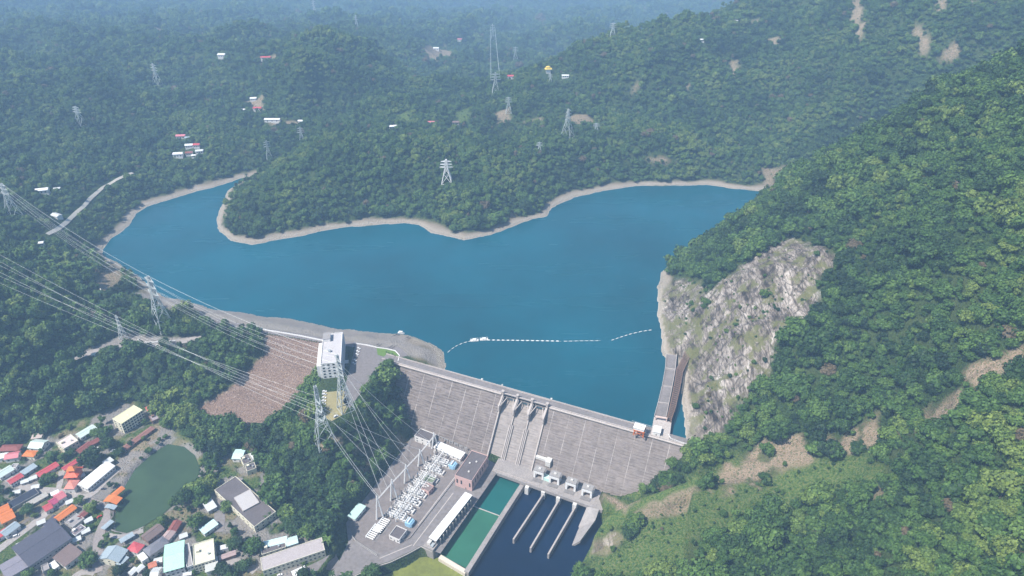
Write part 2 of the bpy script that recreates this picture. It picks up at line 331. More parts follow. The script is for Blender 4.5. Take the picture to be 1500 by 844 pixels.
# terrain
def make_terrain_mat():
    m, t, b = nt('ground_cover')
    a1 = N(t, 'ShaderNodeAttribute', attribute_name='cov_a'); a2 = N(t, 'ShaderNodeAttribute', attribute_name='cov_b')
    s1 = N(t, 'ShaderNodeSeparateColor'); s2 = N(t, 'ShaderNodeSeparateColor'); L(t, a1.outputs['Color'], s1.inputs[0]); L(t, a2.outputs['Color'], s2.inputs[0])
    v = objvec(t)
    nA = noise(t, .02, 6, v); nB = noise(t, .15, 5, v); nC = noise(t, .6, 4, v)
    veg = mix(t, ramp(t, nC, [(.35, (0, 0, 0)), (.65, (1, 1, 1))]), (.010, .022, .008), (.055, .095, .028)); veg = mix(t, ramp(t, nA, [(.45, (0, 0, 0)), (.65, (.6, .6, .6))]), veg, (.075, .095, .035))
    soil = mix(t, nB, (.15, .10, .065), (.44, .33, .235)); soil = mix(t, ramp(t, nC, [(.50, (0, 0, 0)), (.62, (1, 1, 1))]), soil, (.085, .10, .04)); soil = mix(t, ramp(t, noise(t, 1.6, 4, v, .7), [(.5, (0, 0, 0)), (.7, (.8, .8, .8))]), soil, (.50, .42, .34))
    # tilted rock beds
    rv = N(t, 'ShaderNodeMapping'); rv.inputs['Rotation'].default_value = (0.2, .7, .6); rv.inputs['Scale'].default_value = (1.25, .28, .34)
    L(t, v, rv.inputs['Vector'])
    nR = noise(t, .085, 9, rv.outputs[0], .7); nR2 = noise(t, .5, 6, rv.outputs[0], .7)
    rock = ramp(t, nR, [(.38, (.055, .048, .044)), (.45, (.20, .178, .165)), (.54, (.36, .33, .31)), (.66, (.56, .525, .505))])
    rock = mix(t, .9, rock, ramp(t, nR2, [(.38, (.22, .20, .18)), (.52, (.8, .78, .75)), (.62, (1, 1, 1))]), 'MULTIPLY')
    vo = N(t, 'ShaderNodeTexVoronoi', feature='DISTANCE_TO_EDGE'); vo.inputs['Scale'].default_value = .16; L(t, rv.outputs[0], vo.inputs['Vector'])
    rock = mix(t, ramp(t, vo.outputs['Distance'], [(.0, (.85, .85, .85)), (.06, (0, 0, 0))]), rock, (.055, .048, .042))
    dp_ = N(t, 'ShaderNodeVectorMath', operation='DOT_PRODUCT'); L(t, v, dp_.inputs[0]); dp_.inputs[1].default_value = (-.55, .83, .12); sz_ = N(t, 'ShaderNodeSeparateXYZ'); L(t, v, sz_.inputs[0])
    zs_ = N(t, 'ShaderNodeMath', operation='MULTIPLY', i_1=.16); L(t, sz_.outputs['Z'], zs_.inputs[0]); cg = N(t, 'ShaderNodeCombineXYZ'); L(t, dp_.outputs['Value'], cg.inputs[0]); L(t, zs_.outputs[0], cg.inputs[1])
    rock = mix(t, .75, rock, ramp(t, noise(t, .11, 6, cg.outputs[0], .7), [(.38, (.22, .19, .16)), (.48, (.75, .70, .64)), (.6, (1.1, 1.06, 1.02))]), 'MULTIPLY')  # gully shade put into the rock colour as dark streaks running downslope
    rock = mix(t, ramp(t, noise(t, .05, 6, v, .7), [(.505, (0, 0, 0)), (.57, (.85, .85, .85))]), rock, mix(t, nC, (.055, .075, .025), (.19, .175, .075)))
    gr = mix(t, ramp(t, nC, [(.3, (0, 0, 0)), (.65, (1, 1, 1))]), (.035, .075, .018), (.14, .215, .05)); gr = mix(t, ramp(t, nC, [(.5, (0, 0, 0)), (.7, (1, 1, 1))]), gr, (.20, .17, .08))
    pav = mix(t, nB, (.20, .18, .17), (.33, .30, .28))
    nF = noise(t, .9, 6, objvec(t, (1, .6, 1)), .75)
    fld = mix(t, noise(t, .035, 5, v, .7), (.20, .135, .10), (.36, .255, .20)); fld = mix(t, ramp(t, nF, [(.40, (1, 1, 1)), (.56, (0, 0, 0))]), fld, (.13, .085, .07)); fld = mix(t, ramp(t, nC, [(.56, (0, 0, 0)), (.72, (.7, .7, .7))]), fld, (.52, .44, .38))
    geo = N(t, 'ShaderNodeNewGeometry'); sx = N(t, 'ShaderNodeSeparateXYZ'); L(t, geo.outputs['Position'], sx.inputs[0])
    zn = N(t, 'ShaderNodeMath', operation='ADD'); L(t, sx.outputs['Z'], zn.inputs[0])
    zm = N(t, 'ShaderNodeMath', operation='MULTIPLY', i_1=3.0); L(t, nC, zm.inputs[0]); L(t, zm.outputs[0], zn.inputs[1])
    zr = N(t, 'ShaderNodeMapRange', i_1=0.5, i_2=6.5); L(t, zn.outputs[0], zr.inputs[0])
    sh = ramp(t, zr.outputs[0], [(0, (.20, .18, .14)), (.14, (.46, .42, .36)), (.28, (.30, .265, .22)), (.42, (.38, .335, .28)), (.7, (.29, .245, .195)), (.9, (.20, .175, .12))])
    sh = mix(t, .5, sh, ramp(t, nC, [(.35, (.55, .52, .48)), (.6, (1, 1, 1))]), 'MULTIPLY')
    o = mix(t, s1.outputs[2], veg, gr); o = mix(t, s1.outputs[0], o, soil); o = mix(t, s2.outputs[1], o, fld); o = mix(t, s1.outputs[1], o, rock)
    o = mix(t, s2.outputs[2], o, sh); o = mix(t, s2.outputs[0], o, pav)
    L(t, o, b.inputs['Base Color']); b.inputs['Roughness'].default_value = .95; b.inputs['Specular IOR Level'].default_value = .1
    bh = mix(t, s1.outputs[1], nC, nR); bump(t, b, bh, 1.0, 2.6)
    return m
def mesh_np(name, V, F, m, smooth=False):
    me = bpy.data.meshes.new(name); V = np.asarray(V, np.float32); F = np.asarray(F, np.int32)
    me.vertices.add(len(V)); me.vertices.foreach_set('co', V.ravel())
    k = F.shape[1]; me.loops.add(F.size); me.loops.foreach_set('vertex_index', F.ravel())
    me.polygons.add(len(F)); me.polygons.foreach_set('loop_start', np.arange(0, F.size, k, dtype=np.int32))
    try: me.polygons.foreach_set('loop_total', np.full(len(F), k, np.int32))
    except Exception: pass
    me.update(calc_edges=True)
    if smooth: me.polygons.foreach_set('use_smooth', np.ones(len(F), bool))
    if m: me.materials.append(m)
    return me
def link(name, me, parent=None, loc=None, kind=None):
    o = bpy.data.objects.new(name, me); COL.objects.link(o)
    if parent: o.parent = parent
    if loc is not None: o.location = loc
    if kind: o['kind'] = kind
    return o
def tag(o, label, cat, group=None, kind=None):
    o['label'] = label; o['category'] = cat
    if group: o['group'] = group
    if kind: o['kind'] = kind
    return o
def thing(name, label, cat, loc, yaw=0, group=None):
    o = bpy.data.objects.new(name, None); COL.objects.link(o); o.empty_display_size = .1
    o.location = loc; o.rotation_euler = (0, 0, yaw); return tag(o, label, cat, group)

V = np.stack([GX, GY, GZ], -1).reshape(-1, 3)
idx = np.arange(NA*NR).reshape(NR, NA)
F = np.stack([idx[:-1, :-1], idx[:-1, 1:], idx[1:, 1:], idx[1:, :-1]], -1).reshape(-1, 4)
tm = mesh_np('terrain', V, F, make_terrain_mat(), True)
for nm, ks in (('cov_a', ('soil', 'rock', 'grass')), ('cov_b', ('paved', 'field', 'shore'))):
    at_ = tm.attributes.new(nm, 'FLOAT_COLOR', 'POINT')
    at_.data.foreach_set('color', np.stack([CV[k] for k in ks]+[np.ones_like(GX)], -1).astype(np.float32).ravel())
link('terrain', tm, kind='structure')

# ------------------------------------------------------------------ mesh builder
class MB:
    def __init__(s): s.v = []; s.f = []
    def into(s, root):                    # world coordinates -> the frame of a thing
        inv = (Matrix.Translation(root.location) @ Matrix.Rotation(root.rotation_euler[2], 4, 'Z')).inverted()
        s.v = [tuple(inv @ Vector(v)) for v in s.v]; return s
    def add(s, vs, fs):
        n = len(s.v); s.v += [tuple(v) for v in vs]; s.f += [tuple(i+n for i in f) for f in fs]; return s
    def box(s, x0, x1, y0, y1, z0, z1):
        return s.add([(x0,y0,z0),(x1,y0,z0),(x1,y1,z0),(x0,y1,z0),(x0,y0,z1),(x1,y0,z1),(x1,y1,z1),(x0,y1,z1)],
                     [(0,3,2,1),(4,5,6,7),(0,1,5,4),(1,2,6,5),(2,3,7,6),(3,0,4,7)])
    def prism(s, poly, z0, z1):           # upright prism over a polygon (counter-clockwise)
        n = len(poly); a = sum(poly[i][0]*poly[(i+1)%n][1]-poly[(i+1)%n][0]*poly[i][1] for i in range(n))
        if a < 0: poly = poly[::-1]
        zf = z1 if callable(z1) else (lambda x, y: z1)
        return s.add([(x,y,z0) for x,y in poly]+[(x,y,zf(x,y)) for x,y in poly], [tuple(range(n))[::-1], tuple(range(n,2*n))]+[(i,(i+1)%n,n+(i+1)%n,n+i) for i in range(n)])
    def extr(s, prof, x0, x1):            # (y,z) profile swept along x
        n = len(prof)
        return s.add([(x0,y,z) for y,z in prof]+[(x1,y,z) for y,z in prof], [tuple(range(n)), tuple(range(n,2*n))[::-1]]+[(i,n+i,n+(i+1)%n,(i+1)%n) for i in range(n)])
    def beam(s, p, q, w, h=None):         # square bar between two points
        p = Vector(p); q = Vector(q); d = (q-p)
        if d.length < 1e-6: return s
        d.normalize(); up = Vector((0,0,1)) if abs(d.z) < .95 else Vector((1,0,0))
        a = d.cross(up).normalized()*(w/2); b = a.cross(d).normalized()*((h or w)/2)
        return s.add([p-a-b,p+a-b,p+a+b,p-a+b,q-a-b,q+a-b,q+a+b,q-a+b], [(0,3,2,1),(4,5,6,7),(0,1,5,4),(1,2,6,5),(2,3,7,6),(3,0,4,7)])
    def tube(s, p, q, r, n=8, r2=None, cap=True):
        p = Vector(p); q = Vector(q); d = (q-p).normalized(); up = Vector((0,0,1)) if abs(d.z) < .95 else Vector((1,0,0))
        a = d.cross(up).normalized(); b = d.cross(a); r2 = r if r2 is None else r2
        vs = [p+(a*math.cos(2*math.pi*i/n)+b*math.sin(2*math.pi*i/n))*r for i in range(n)]+[q+(a*math.cos(2*math.pi*i/n)+b*math.sin(2*math.pi*i/n))*r2 for i in range(n)]
        fs = [(i,(i+1)%n,n+(i+1)%n,n+i) for i in range(n)]
        if cap: fs += [tuple(range(n))[::-1], tuple(range(n,2*n))]
        return s.add(vs, fs)
    def path(s, pts, r, n=5):
        pts = [Vector(p) for p in pts]; base = len(s.v)
        for i, p in enumerate(pts):
            d = (pts[min(i+1,len(pts)-1)]-pts[max(i-1,0)]).normalized(); up = Vector((0,0,1)) if abs(d.z) < .95 else Vector((1,0,0))
            a = d.cross(up).normalized(); b = d.cross(a)
            s.v += [tuple(p+(a*math.cos(2*math.pi*k/n)+b*math.sin(2*math.pi*k/n))*r) for k in range(n)]
        for i in range(len(pts)-1):
            for k in range(n): s.f.append((base+i*n+k, base+i*n+(k+1)%n, base+(i+1)*n+(k+1)%n, base+(i+1)*n+k))
        return s
    def mesh(s, name, m):
        me = bpy.data.meshes.new(name); me.from_pydata(s.v, [], s.f); me.update()
        bm_fix(me)
        if m: me.materials.append(m)
        return me
    def build(s, name, m, parent=None, loc=None): return link(name, s.mesh(name, m), parent, loc)
import bmesh
def bm_fix(me):
    b = bmesh.new(); b.from_mesh(me); bmesh.ops.recalc_face_normals(b, faces=b.faces); b.to_mesh(me); b.free()
def copy_tree(o, parent=None):
    c = o.copy(); COL.objects.link(c)
    if parent: c.parent = parent
    for ch in list(o.children): copy_tree(ch, c)
    return c
HAZE = 0.00021; EXPO = 0.80; N_TREES = 250
NOTREE = []
def TREE_ZONES(px, py):
    if px > 1240 and py < 640: return 'round green tree in the dense wood above the earth track on the hillside', 'trees above the hillside track'
    return 'round green tree in the wood on the slope below the bare earth bench', 'trees below the hillside bench'
ALLOW_PX = [[(232,604),(290,610),(345,645),(338,668),(322,690),(314,722),(304,735),(292,745),(262,766),(240,776),(226,770),(268,738),(293,708),(300,686),(288,658),(262,638),(240,626)],
 [(292,752),(305,752),(318,788),(345,795),(378,800),(385,815),(330,806),(300,792),(285,775)], [(150,618),(165,636),(178,648),(170,662),(145,652),(140,628)], [(66,668),(98,662),(112,672),(88,682),(70,680)],
 [(378,690),(430,690),(470,700),(500,720),(500,790),(520,800),(500,842),(482,815),(478,800),(440,788),(412,772),(406,745)], [(328,835),(345,825),(380,842),(370,860),(330,860)], [(110,690),(130,672),(150,660),(150,672),(128,690)], [(440,850),(480,838),(500,844),(490,870),(440,870)], [(-20,648),(30,640),(75,622),(110,622),(100,632),(70,640),(35,648),(-20,660)]]
# ------------------------------------------------------------------ water
def water(name, col, rough=.12, sc=.01, var=.12, wave=.02):
    m, t, b = nt(name); v = objvec(t)
    n1 = noise(t, sc, 4, v)
    o = mix(t, ramp(t, n1, [(.35, (0, 0, 0)), (.65, (1, 1, 1))]), tuple(x*(1-var) for x in col), tuple(x*(1+var) for x in col))
    L(t, o, b.inputs['Base Color']); b.inputs['Roughness'].default_value = rough; b.inputs['IOR'].default_value = 1.33
    sv = objvec(t, (.004, .022, 1)); st = ramp(t, noise(t, 1.0, 4, sv, .6), [(.42, (rough*.8,)*3), (.62, (rough*1.9,)*3)]); L(t, st, b.inputs['Roughness'])
    bump(t, b, noise(t, .35, 4, v), wave, .5); return m
def sheet(name, poly, z, m, kind='structure'):
    me = bpy.data.meshes.new(name); me.from_pydata([(x, y, z) for x, y in poly], [], [tuple(range(len(poly)))]); me.update(); bm_fix(me)
    if me.polygons and me.polygons[0].normal.z < 0: me.flip_normals()
    me.materials.append(m); return link(name, me, kind=kind)
def grow(poly, d):                        # outline pushed outwards so that the ground cuts it
    a = sum(poly[i][0]*poly[(i+1)%len(poly)][1]-poly[(i+1)%len(poly)][0]*poly[i][1] for i in range(len(poly))); s = 1 if a > 0 else -1; out = []
    for i, (x, y) in enumerate(poly):
        x0, y0 = poly[i-1]; x1, y1 = poly[(i+1) % len(poly)]; tx, ty = x1-x0, y1-y0; l = math.hypot(tx, ty) or 1
        out.append((x+ty/l*d*s, y-tx/l*d*s))
    return out
W_LAKE = water('lake_water', (.0012, .068, .100), .16, .0045, .22, .06)
sheet('lake', grow(LAKE, 6), 0, W_LAKE)
sheet('far_lake', grow(FARLAKE, 4), -230, water('far_lake_water', (.05, .2, .26), .2))
sheet('pond', grow(POND, 1.5), -38, water('pond_water', (.040, .070, .032), .15, .03, .15, .03))

# ------------------------------------------------------------------ concrete of the dam
def dam_mat(name, base, streak=1.0, joints=True, off=0.0):
    m, t, b = nt(name); v = objvec(t)
    n1 = noise(t, .05, 6, v, .65)
    o = mix(t, n1, tuple(x*.62 for x in base), tuple(x*1.28 for x in base))
    hv = objvec(t, (.10, 1.0, 1.0)); nh = noise(t, .9, 6, hv, .75)
    o = mix(t, .75*streak, o, ramp(t, nh, [(.36, (.30, .27, .26)), (.48, (.78, .75, .73)), (.6, (1.0, 1.0, 1.0))]), 'MULTIPLY')
    dv = objvec(t, (1.0, 1.0, .05)); nd = noise(t, .35, 5, dv, .6)
    o = mix(t, .5, o, ramp(t, nd, [(.3, (.6, .58, .56)), (.55, (1, 1, 1))]), 'MULTIPLY')
    c = N(t, 'ShaderNodeTexCoord'); sx = N(t, 'ShaderNodeSeparateXYZ'); L(t, c.outputs['Object'], sx.inputs[0])
    # lift lines: a dark course every 2 m, broken up
    ml = N(t, 'ShaderNodeMath', operation='PINGPONG', i_1=1.0); L(t, sx.outputs['Z'], ml.inputs[0])
    ll = N(t, 'ShaderNodeMath', operation='LESS_THAN', i_1=.22); L(t, ml.outputs[0], ll.inputs[0])
    nb = ramp(t, noise(t, .12, 4, objvec(t, (1, 1, 3.0))), [(.42, (0, 0, 0)), (.6, (1, 1, 1))])
    mk = N(t, 'ShaderNodeMath', operation='MULTIPLY'); L(t, ll.outputs[0], mk.inputs[0]); L(t, nb, mk.inputs[1])
    mk2 = N(t, 'ShaderNodeMath', operation='MULTIPLY', i_1=.85*streak); L(t, mk.outputs[0], mk2.inputs[0])
    o = mix(t, mk2.outputs[0], o, tuple(x*.28 for x in base))
    if joints:
        pj = N(t, 'ShaderNodeMath', operation='PINGPONG', i_1=8.0); ad = N(t, 'ShaderNodeMath', operation='ADD', i_1=off); L(t, sx.outputs['X'], ad.inputs[0]); L(t, ad.outputs[0], pj.inputs[0])
        jl = N(t, 'ShaderNodeMath', operation='LESS_THAN', i_1=.20); L(t, pj.outputs[0], jl.inputs[0])
        jm = N(t, 'ShaderNodeMath', operation='MULTIPLY'); L(t, jl.outputs[0], jm.inputs[0]); L(t, ramp(t, noise(t, .07, 3, v), [(.4, (.15, .15, .15)), (.6, (.9, .9, .9))]), jm.inputs[1])
        o = mix(t, jm.outputs[0], o, (.46, .42, .395))
    L(t, o, b.inputs['Base Color']); b.inputs['Roughness'].default_value = .9; b.inputs['Specular IOR Level'].default_value = .15
    bump(t, b, nh, .5, .4); return m
CONC = dam_mat('stained_dam_concrete', (.235, .203, .19))
CHUTE = dam_mat('chute_concrete', (.33, .295, .277), .55, False)
PALE = mat('pale_concrete', (.44, .395, .372), .9, .2, .12)
GREY = mat('grey_concrete', (.30, .272, .260), .9, .25, .1)
DARKC = mat('dark_concrete', (.20, .185, .18), .9, .3, .15)
ASPH = mat('worn_asphalt', (.19, .172, .172), .95, .22, .06)
ASPH2 = mat('yard_asphalt', (.205, .187, .185), .95, .2, .05)
WHITE = mat('white_paint', (.78, .77, .76), .6, .08, .3)
OFFW = mat('off_white_paint', (.62, .60, .57), .7, .12, .3)
STEEL = mat('galvanised_steel', (.46, .49, .50), .5, .15, 1.0, metal=.3)
PSTEEL = mat('pale_steel', (.60, .62, .62), .5, .12, 1.0)
BROWNS = mat('rusty_steel', (.20, .13, .10), .8, .35, .5)
GLASSD = mat('dark_glass', (.035, .045, .055), .15, .3, .8, spec=.5)
ORANGE = mat('orange_paint', (.62, .17, .05), .6, .15, .5)
RUBBER = mat('black_rubber', (.02, .02, .02), .9)
GREENR = mat('garden_grass', (.11, .19, .04), .95, .35, .3)

root = thing('gravity_dam', 'long grey streaked concrete dam holding back the blue lake, with a three bay spillway', 'dam', (DA.x, DA.y, 0), DYAW)
XA = dloc(at(737, 577, 5))[0]; XB = dloc(at(802, 595, 5))[0]
TOE = -47.0
def prof(top=5.0, zt=TOE-6): return [(9, top), (9, zt), (face_y(zt), zt), (0, 3.0), (0, top)]
MB().extr(prof(), 0, XA).build('wall', CONC, root)
MB().extr(prof(), XB, DL+4).build('wall', dam_mat('stained_dam_concrete_plain', (.245, .212, .198), .7, True, 3.0), root)
# crest road
MB().box(-3, DL+3, .9, 8.1, 5.0, 5.06).build('crest_road', ASPH2, root)
MB().box(-3, XA, -.2, .5, 5.0, 6.1).box(XB, DL+3, -.2, .5, 5.0, 6.1).build('parapet', PALE, root)
MB().box(-3, DL-52, 8.5, 9.2, 4.0, 6.2).build('parapet', PALE, root)
cr = MB()
x = 2.0
while x < DL: cr.box(x, x+.5, -.9, -.3, 2.6, 5.5); x += 4
MB().extr([(-.2, 5.0), (-1.6, 4.7), (-1.6, 4.0), (-.2, 2.4)], 0, XA-2).extr([(-.2, 5.0), (-1.6, 4.7), (-1.6, 4.0), (-.2, 2.4)], XB+2, DL+2).build('cornice', PALE, root)
# spillway: three chutes under the crest bridge, piers, walls, gates
def ogee(zt):
    pts = [(8.5, -8), (8.5, -3.5), (6.5, -2.2), (4, -2.0), (1, -3.2), (-2.2, -6)]
    z = -9.0
    while z > zt: pts.append((face_y(z)+2.2, z)); z -= 3
    pts += [(face_y(zt)+2.2, zt), (8.5, zt)]
    return pts
MB().extr(ogee(TOE-5), XA, XB).build('spillway_chute', CHUTE, root)
BW = (XB-XA)/3
def pier(x, w=1.6, long_=True):
    mb = MB().extr([(9.0, 4.9), (9.0, -6), (-9, -12), (-12.5, -7), (-12, -1.5), (-3.5, 3.4), (-1, 4.9)], x-w/2, x+w/2)
    return mb
for k in range(4):
    x = XA+BW*k
    o = pier(x).build('spillway_pier', PALE, root)
    pr = [(face_y(z)+1.0, z) for z in (-8, -16, -24, -34, TOE+1)]
    top = [(y-2.2+.3, z+1.9) for y, z in pr]
    h = 3.6 if k in (0, 3) else 2.0
    wv = [(face_y(z)+2.6, z) for z in (-6, -15, -25, -36, TOE+1)]
    up = [(y-h*.81, z+h*.58) for y, z in wv]
    w = 1.1 if k in (0, 3) else .8
    MB().extr(wv+up[::-1], x-w/2, x+w/2).build('chute_wall', PALE, root)
    if k in (1, 2):                       # paired training ribs down the chute
        for dx in (-1.6, 1.6):
            MB().extr([(face_y(z)+2.6, z) for z in (-18, -32, TOE+1)]+[(face_y(z)+.9, z+1.0) for z in (TOE+1, -32, -18)], x+dx-.45, x+dx+.45).build('training_rib', PALE, root)
MB().extr([(8.6, 5.0), (8.6, 3.6), (.4, 3.6), (.4, 5.0)], XA-.4, XB+.4).build('crest_bridge', PALE, root)
MB().box(XA, XB, .2, .5, 5.0, 6.0).build('bridge_railing', STEEL, root)
for k in range(3):
    xc = XA+BW*(k+.5); hw = BW/2-1.0
    arc = [(-.2+1.4*math.cos(a), -2.6+5.0*(a/1.3)) for a in np.linspace(0, 1.3, 6)]
    g = MB().extr(arc+[(y-.5, z) for y, z in arc[::-1]], xc-hw, xc+hw).build('radial_gate', GREY, root)
    for sx in (-1, 1):
        px = xc+sx*(hw-.2); mb = MB()
        mb.beam((px, -.6, 3.2), (px, -10.5, -2.0), .8); mb.beam((px, -.6, -1.6), (px, -10.5, -2.0), .7); mb.beam((px-sx*3.2, -.6, 1.6), (px, -10.5, -2.0), .7)
        mb.build('gate_arm', PALE, g)
for k in range(4):                        # hoist pedestals over the piers
    x = XA+BW*k+.1
    MB().box(x-1.0, x+1.0, -2.2, .2, 4.9, 9.0).box(x-1.4, x+1.4, -2.6, .5, 9.0, 9.5).build('hoist_post', PALE, root)
MB().box(XA+1.2, XB-1.2, -1.7, -.6, 6.4, 7.2).build('hoist_walkway', PALE, root)
# little fittings on the crest, upstream side
for s_, wd in ((.33, 2.0), (.40, 1.0), (.56, 1.6)):
    MB().box(DL*s_, DL*s_+wd, 9.25, 10.6, 3.0, 7.0).build('gauge_box', OFFW, root)
# benches at the toe
MB().box(XB+1, XB+17, face_y(-33)-2.2, face_y(-33)+1, -35, -32.2).box(XB+12, XB+17, face_y(-35)-4, face_y(-33)+1, -37, -31).build('toe_block', OFFW, root)
# ------------------------------------------------------------------ power station at the foot of the dam
def wp(pts, z): return [tuple(at(x, y, z))[:2] for x, y in pts]
def wobj(name, label, cat, px, z, group=None, yaw=0): p = at(px[0], px[1], z); return thing(name, label, cat, p, yaw, group)
def band(pts, z, w):                      # polygon of a strip w metres wide along pixels pts at height z
    P = [Vector(at(x, y, z)[:2]) for x, y in pts]; l = []; r = []
    for i, p in enumerate(P):
        d = (P[min(i+1, len(P)-1)]-P[max(i-1, 0)]).normalized(); n = Vector((-d.y, d.x)); l.append(tuple(p+n*w/2)); r.append(tuple(p-n*w/2))
    return l+r[::-1]
def quads(l, r):                          # strip between two equal polylines
    n = len(l); return [(i, i+1, n+i+1, n+i) for i in range(n-1)]
def wall_strip(mb, pts, z0, z1, w):
    b = band(pts, z1, w); n = len(pts)
    for i in range(n-1):
        mb.prism([b[i], b[i+1], b[2*n-2-i], b[2*n-1-i]], z0, z1)
    return mb
sheet('yard_pavement', wp([(603,641),(640,628),(733,684),(727,694),(645,811),(617,799.5),(597,810),(572,822),(543,831),(515,845),(490,880),(458,880),(497,822),(510,795),(507,766)], YZ), YZ+.06, ASPH2)
sheet('basin_bed', wp([(616,816),(640,816),(690,845),(680,900),(560,900),(556,845),(597,829)], -54), -53.9, None if 0 else mat('algae_mud', (.17, .19, .035), .8, .45, .06))
POOLW = water('pool_water', (.028, .12, .072), .12, .03, .10); POOLD = water('upper_pool_water', (.006, .085, .075), .12, .03, .1)
TAILW = water('tail_water', (.0012, .009, .030), .08, .015, .25)
TLp, TRp, BRp, BLp = (724.8,693.9), (768.5,708.8), (685.9,834), (641.3,810.7)
def lerp(a, b, t): return (a[0]+(b[0]-a[0])*t, a[1]+(b[1]-a[1])*t)
ML, MR = (692.5,741), (737,757.5)
sheet('lower_pool_water', wp([ML, MR, BRp, BLp], -52), -52, POOLW); sheet('upper_pool_water', wp([TLp, TRp, MR, ML], -52), -52, POOLD)
sheet('tailrace_water', wp([(772,700),(885,738),(905,770),(870,830),(850,900),(640,900),(690,836)], -55), -55, TAILW)
o = wobj('spillway_basin', 'concrete walled rectangular pool of green water beside the pink powerhouse', 'pool', BLp, -52)
wall_strip(MB(), [(770,702),(735,756),(683,838)], -63, -48.5, 4.2).into(o).build('dividing_wall', GREY, o)
wall_strip(MB(), [(644,815),(683,838)], -63, -49.8, 4.0).into(o).build('end_wall', mat('cream_concrete', (.62, .55, .46), .9, .12, .2), o)
wall_strip(MB(), [(725,690),(690,741),(638,812)], -63, -50.2, 1.6).into(o).build('side_wall', GREY, o)
wall_strip(MB(), [ML, MR], -57, -51.6, .8).into(o).build('cross_weir', PALE, o)
# deck along the toe with piers down to the water
o = wobj('outlet_deck', 'long concrete deck with piers over the water at the dam toe', 'deck', (725,692), -45)
DK0 = -44
dq = [dloc(at(724,690,DK0)), dloc(at(886,745,DK0))]; MB().prism([dworld(dq[0][0]-3, -36.5), dworld(dq[1][0], -36.5)]+wp([(882,748),(720,690)], DK0), -47.5, DK0).into(o).build('deck', GREY, o)
wall_strip(MB(), [(723,687),(790,711)], DK0, DK0+1.0, .5).into(o).build('parapet', PALE, o)
for px in ((774,716),(798,722.5),(820,731),(844,741),(867,751)):
    p = at(px[0]-2, px[1]-3, -46); x, y = dloc(p); q = [dworld(x-1.8, y-1.5), dworld(x+1.8, y-1.5), dworld(x+1.8, y+9), dworld(x-1.8, y+9)]
    MB().prism(q, -63, -46.2).into(o).build('pier', OFFW if px[0] < 860 else PALE, o)
for a_, b_, lab in (((797,722),(752,790),'thin concrete guide wall in the blue tailwater, nearest the green pool'), ((819,732),(777,803),'thin concrete guide wall in the blue tailwater, middle of the three'), ((843,742),(803,812),'thin concrete guide wall in the blue tailwater, nearest the wooded bank')):
    o = wobj('guide_wall', lab, 'wall', b_, -55, 'guide walls in the tailwater'); wall_strip(MB(), [a_, b_], -63, -49.2, 1.7).into(o).build('wall', GREY, o)
    wall_strip(MB(), [a_, b_], -49.2, -49, 1.0).into(o).build('coping', PALE, o)
o = wobj('bank_revetment', 'pale sloping concrete slab lining the bank beside the blue tailwater', 'revetment', (866,760), -49)
P = [at(862,737,-45), at(881,737,-44), at(872,762,-44), at(850,792,-47), at(836,800,-56), at(846,775,-56)]
MB().add([tuple(p) for p in P]+[(p.x, p.y, p.z-3) for p in P], [(0,1,2,5),(5,2,3,4),(0,5,11,6),(5,4,10,11),(1,0,6,7),(2,1,7,8),(3,2,8,9),(4,3,9,10),(6,11,8,7),(11,10,9,8)]).into(o).build('slab', mat('revetment_concrete', (.33, .305, .295), .9, .35, .2), o)
# gate hoist frames
HOIST = [(790.5,706,'first from the spillway chute'), (813,713.5,'second from the spillway chute'), (837,723,'third from the spillway chute'), (860.5,732.5,'nearest the wooded bank')]
for i, (px, py, wh) in enumerate(HOIST):
    p = at(px, py-8, DK0); o = thing('gate_hoist', 'white gate hoist frame with grey flat roof on the deck, '+wh, 'hoist frame', p, DYAW, 'gate hoist frames on the outlet deck')
    for sx in (-1, 1):
        for sy in (-1, 1): MB().box(sx*4.1-.9, sx*4.1+.9, sy*2.6-.8, sy*2.6+.8, 0, 9.6).build('leg', WHITE, o)
    MB().box(-5.0, 5.0, -3.5, 3.5, 9.6, 10.3).build('roof_slab', mat('roof_grey', (.30, .285, .28), .9, .25, .4), o)
    MB().box(-5.0, 5.0, -3.5, -2.5, 6.4, 9.6).box(-4.8, -3.6, -3.3, 3.3, 7.4, 9.6).box(3.6, 4.8, -3.3, 3.3, 7.4, 9.6).build('beam', WHITE, o)
    MB().box(-1.1, 1.1, -.8, .8, 10.3, 11.3).build('hoist_motor', OFFW, o)
    MB().beam((-2.5, -1, .2), (2.5, 1.2, 4.6), .8).box(-3, 3, -.3, .3, 0, 3).build('gate_leaf', BROWNS, o)
    MB().box(5.0, 6.6, -1.5, 2.5, 9.2, 10.0).build('side_platform', DARKC, o)
    MB().box(-4.8, 4.8, -7.6, -3.2, -.4, .35).build('gate_slot', DARKC, o)
p = at(801, 702, DK0); o = thing('pump_hut', 'pale mint hut between the first two gate hoist frames', 'hut', p, DYAW)
MB().box(-3, 3, -2.5, 2.5, 0, 3.4).build('wall', mat('mint_wall', (.55, .78, .72), .8, .1), o); MB().box(-3.3, 3.3, -2.8, 2.8, 3.4, 3.7).build('roof', mat('mint_wall', (.55, .78, .72)), o)

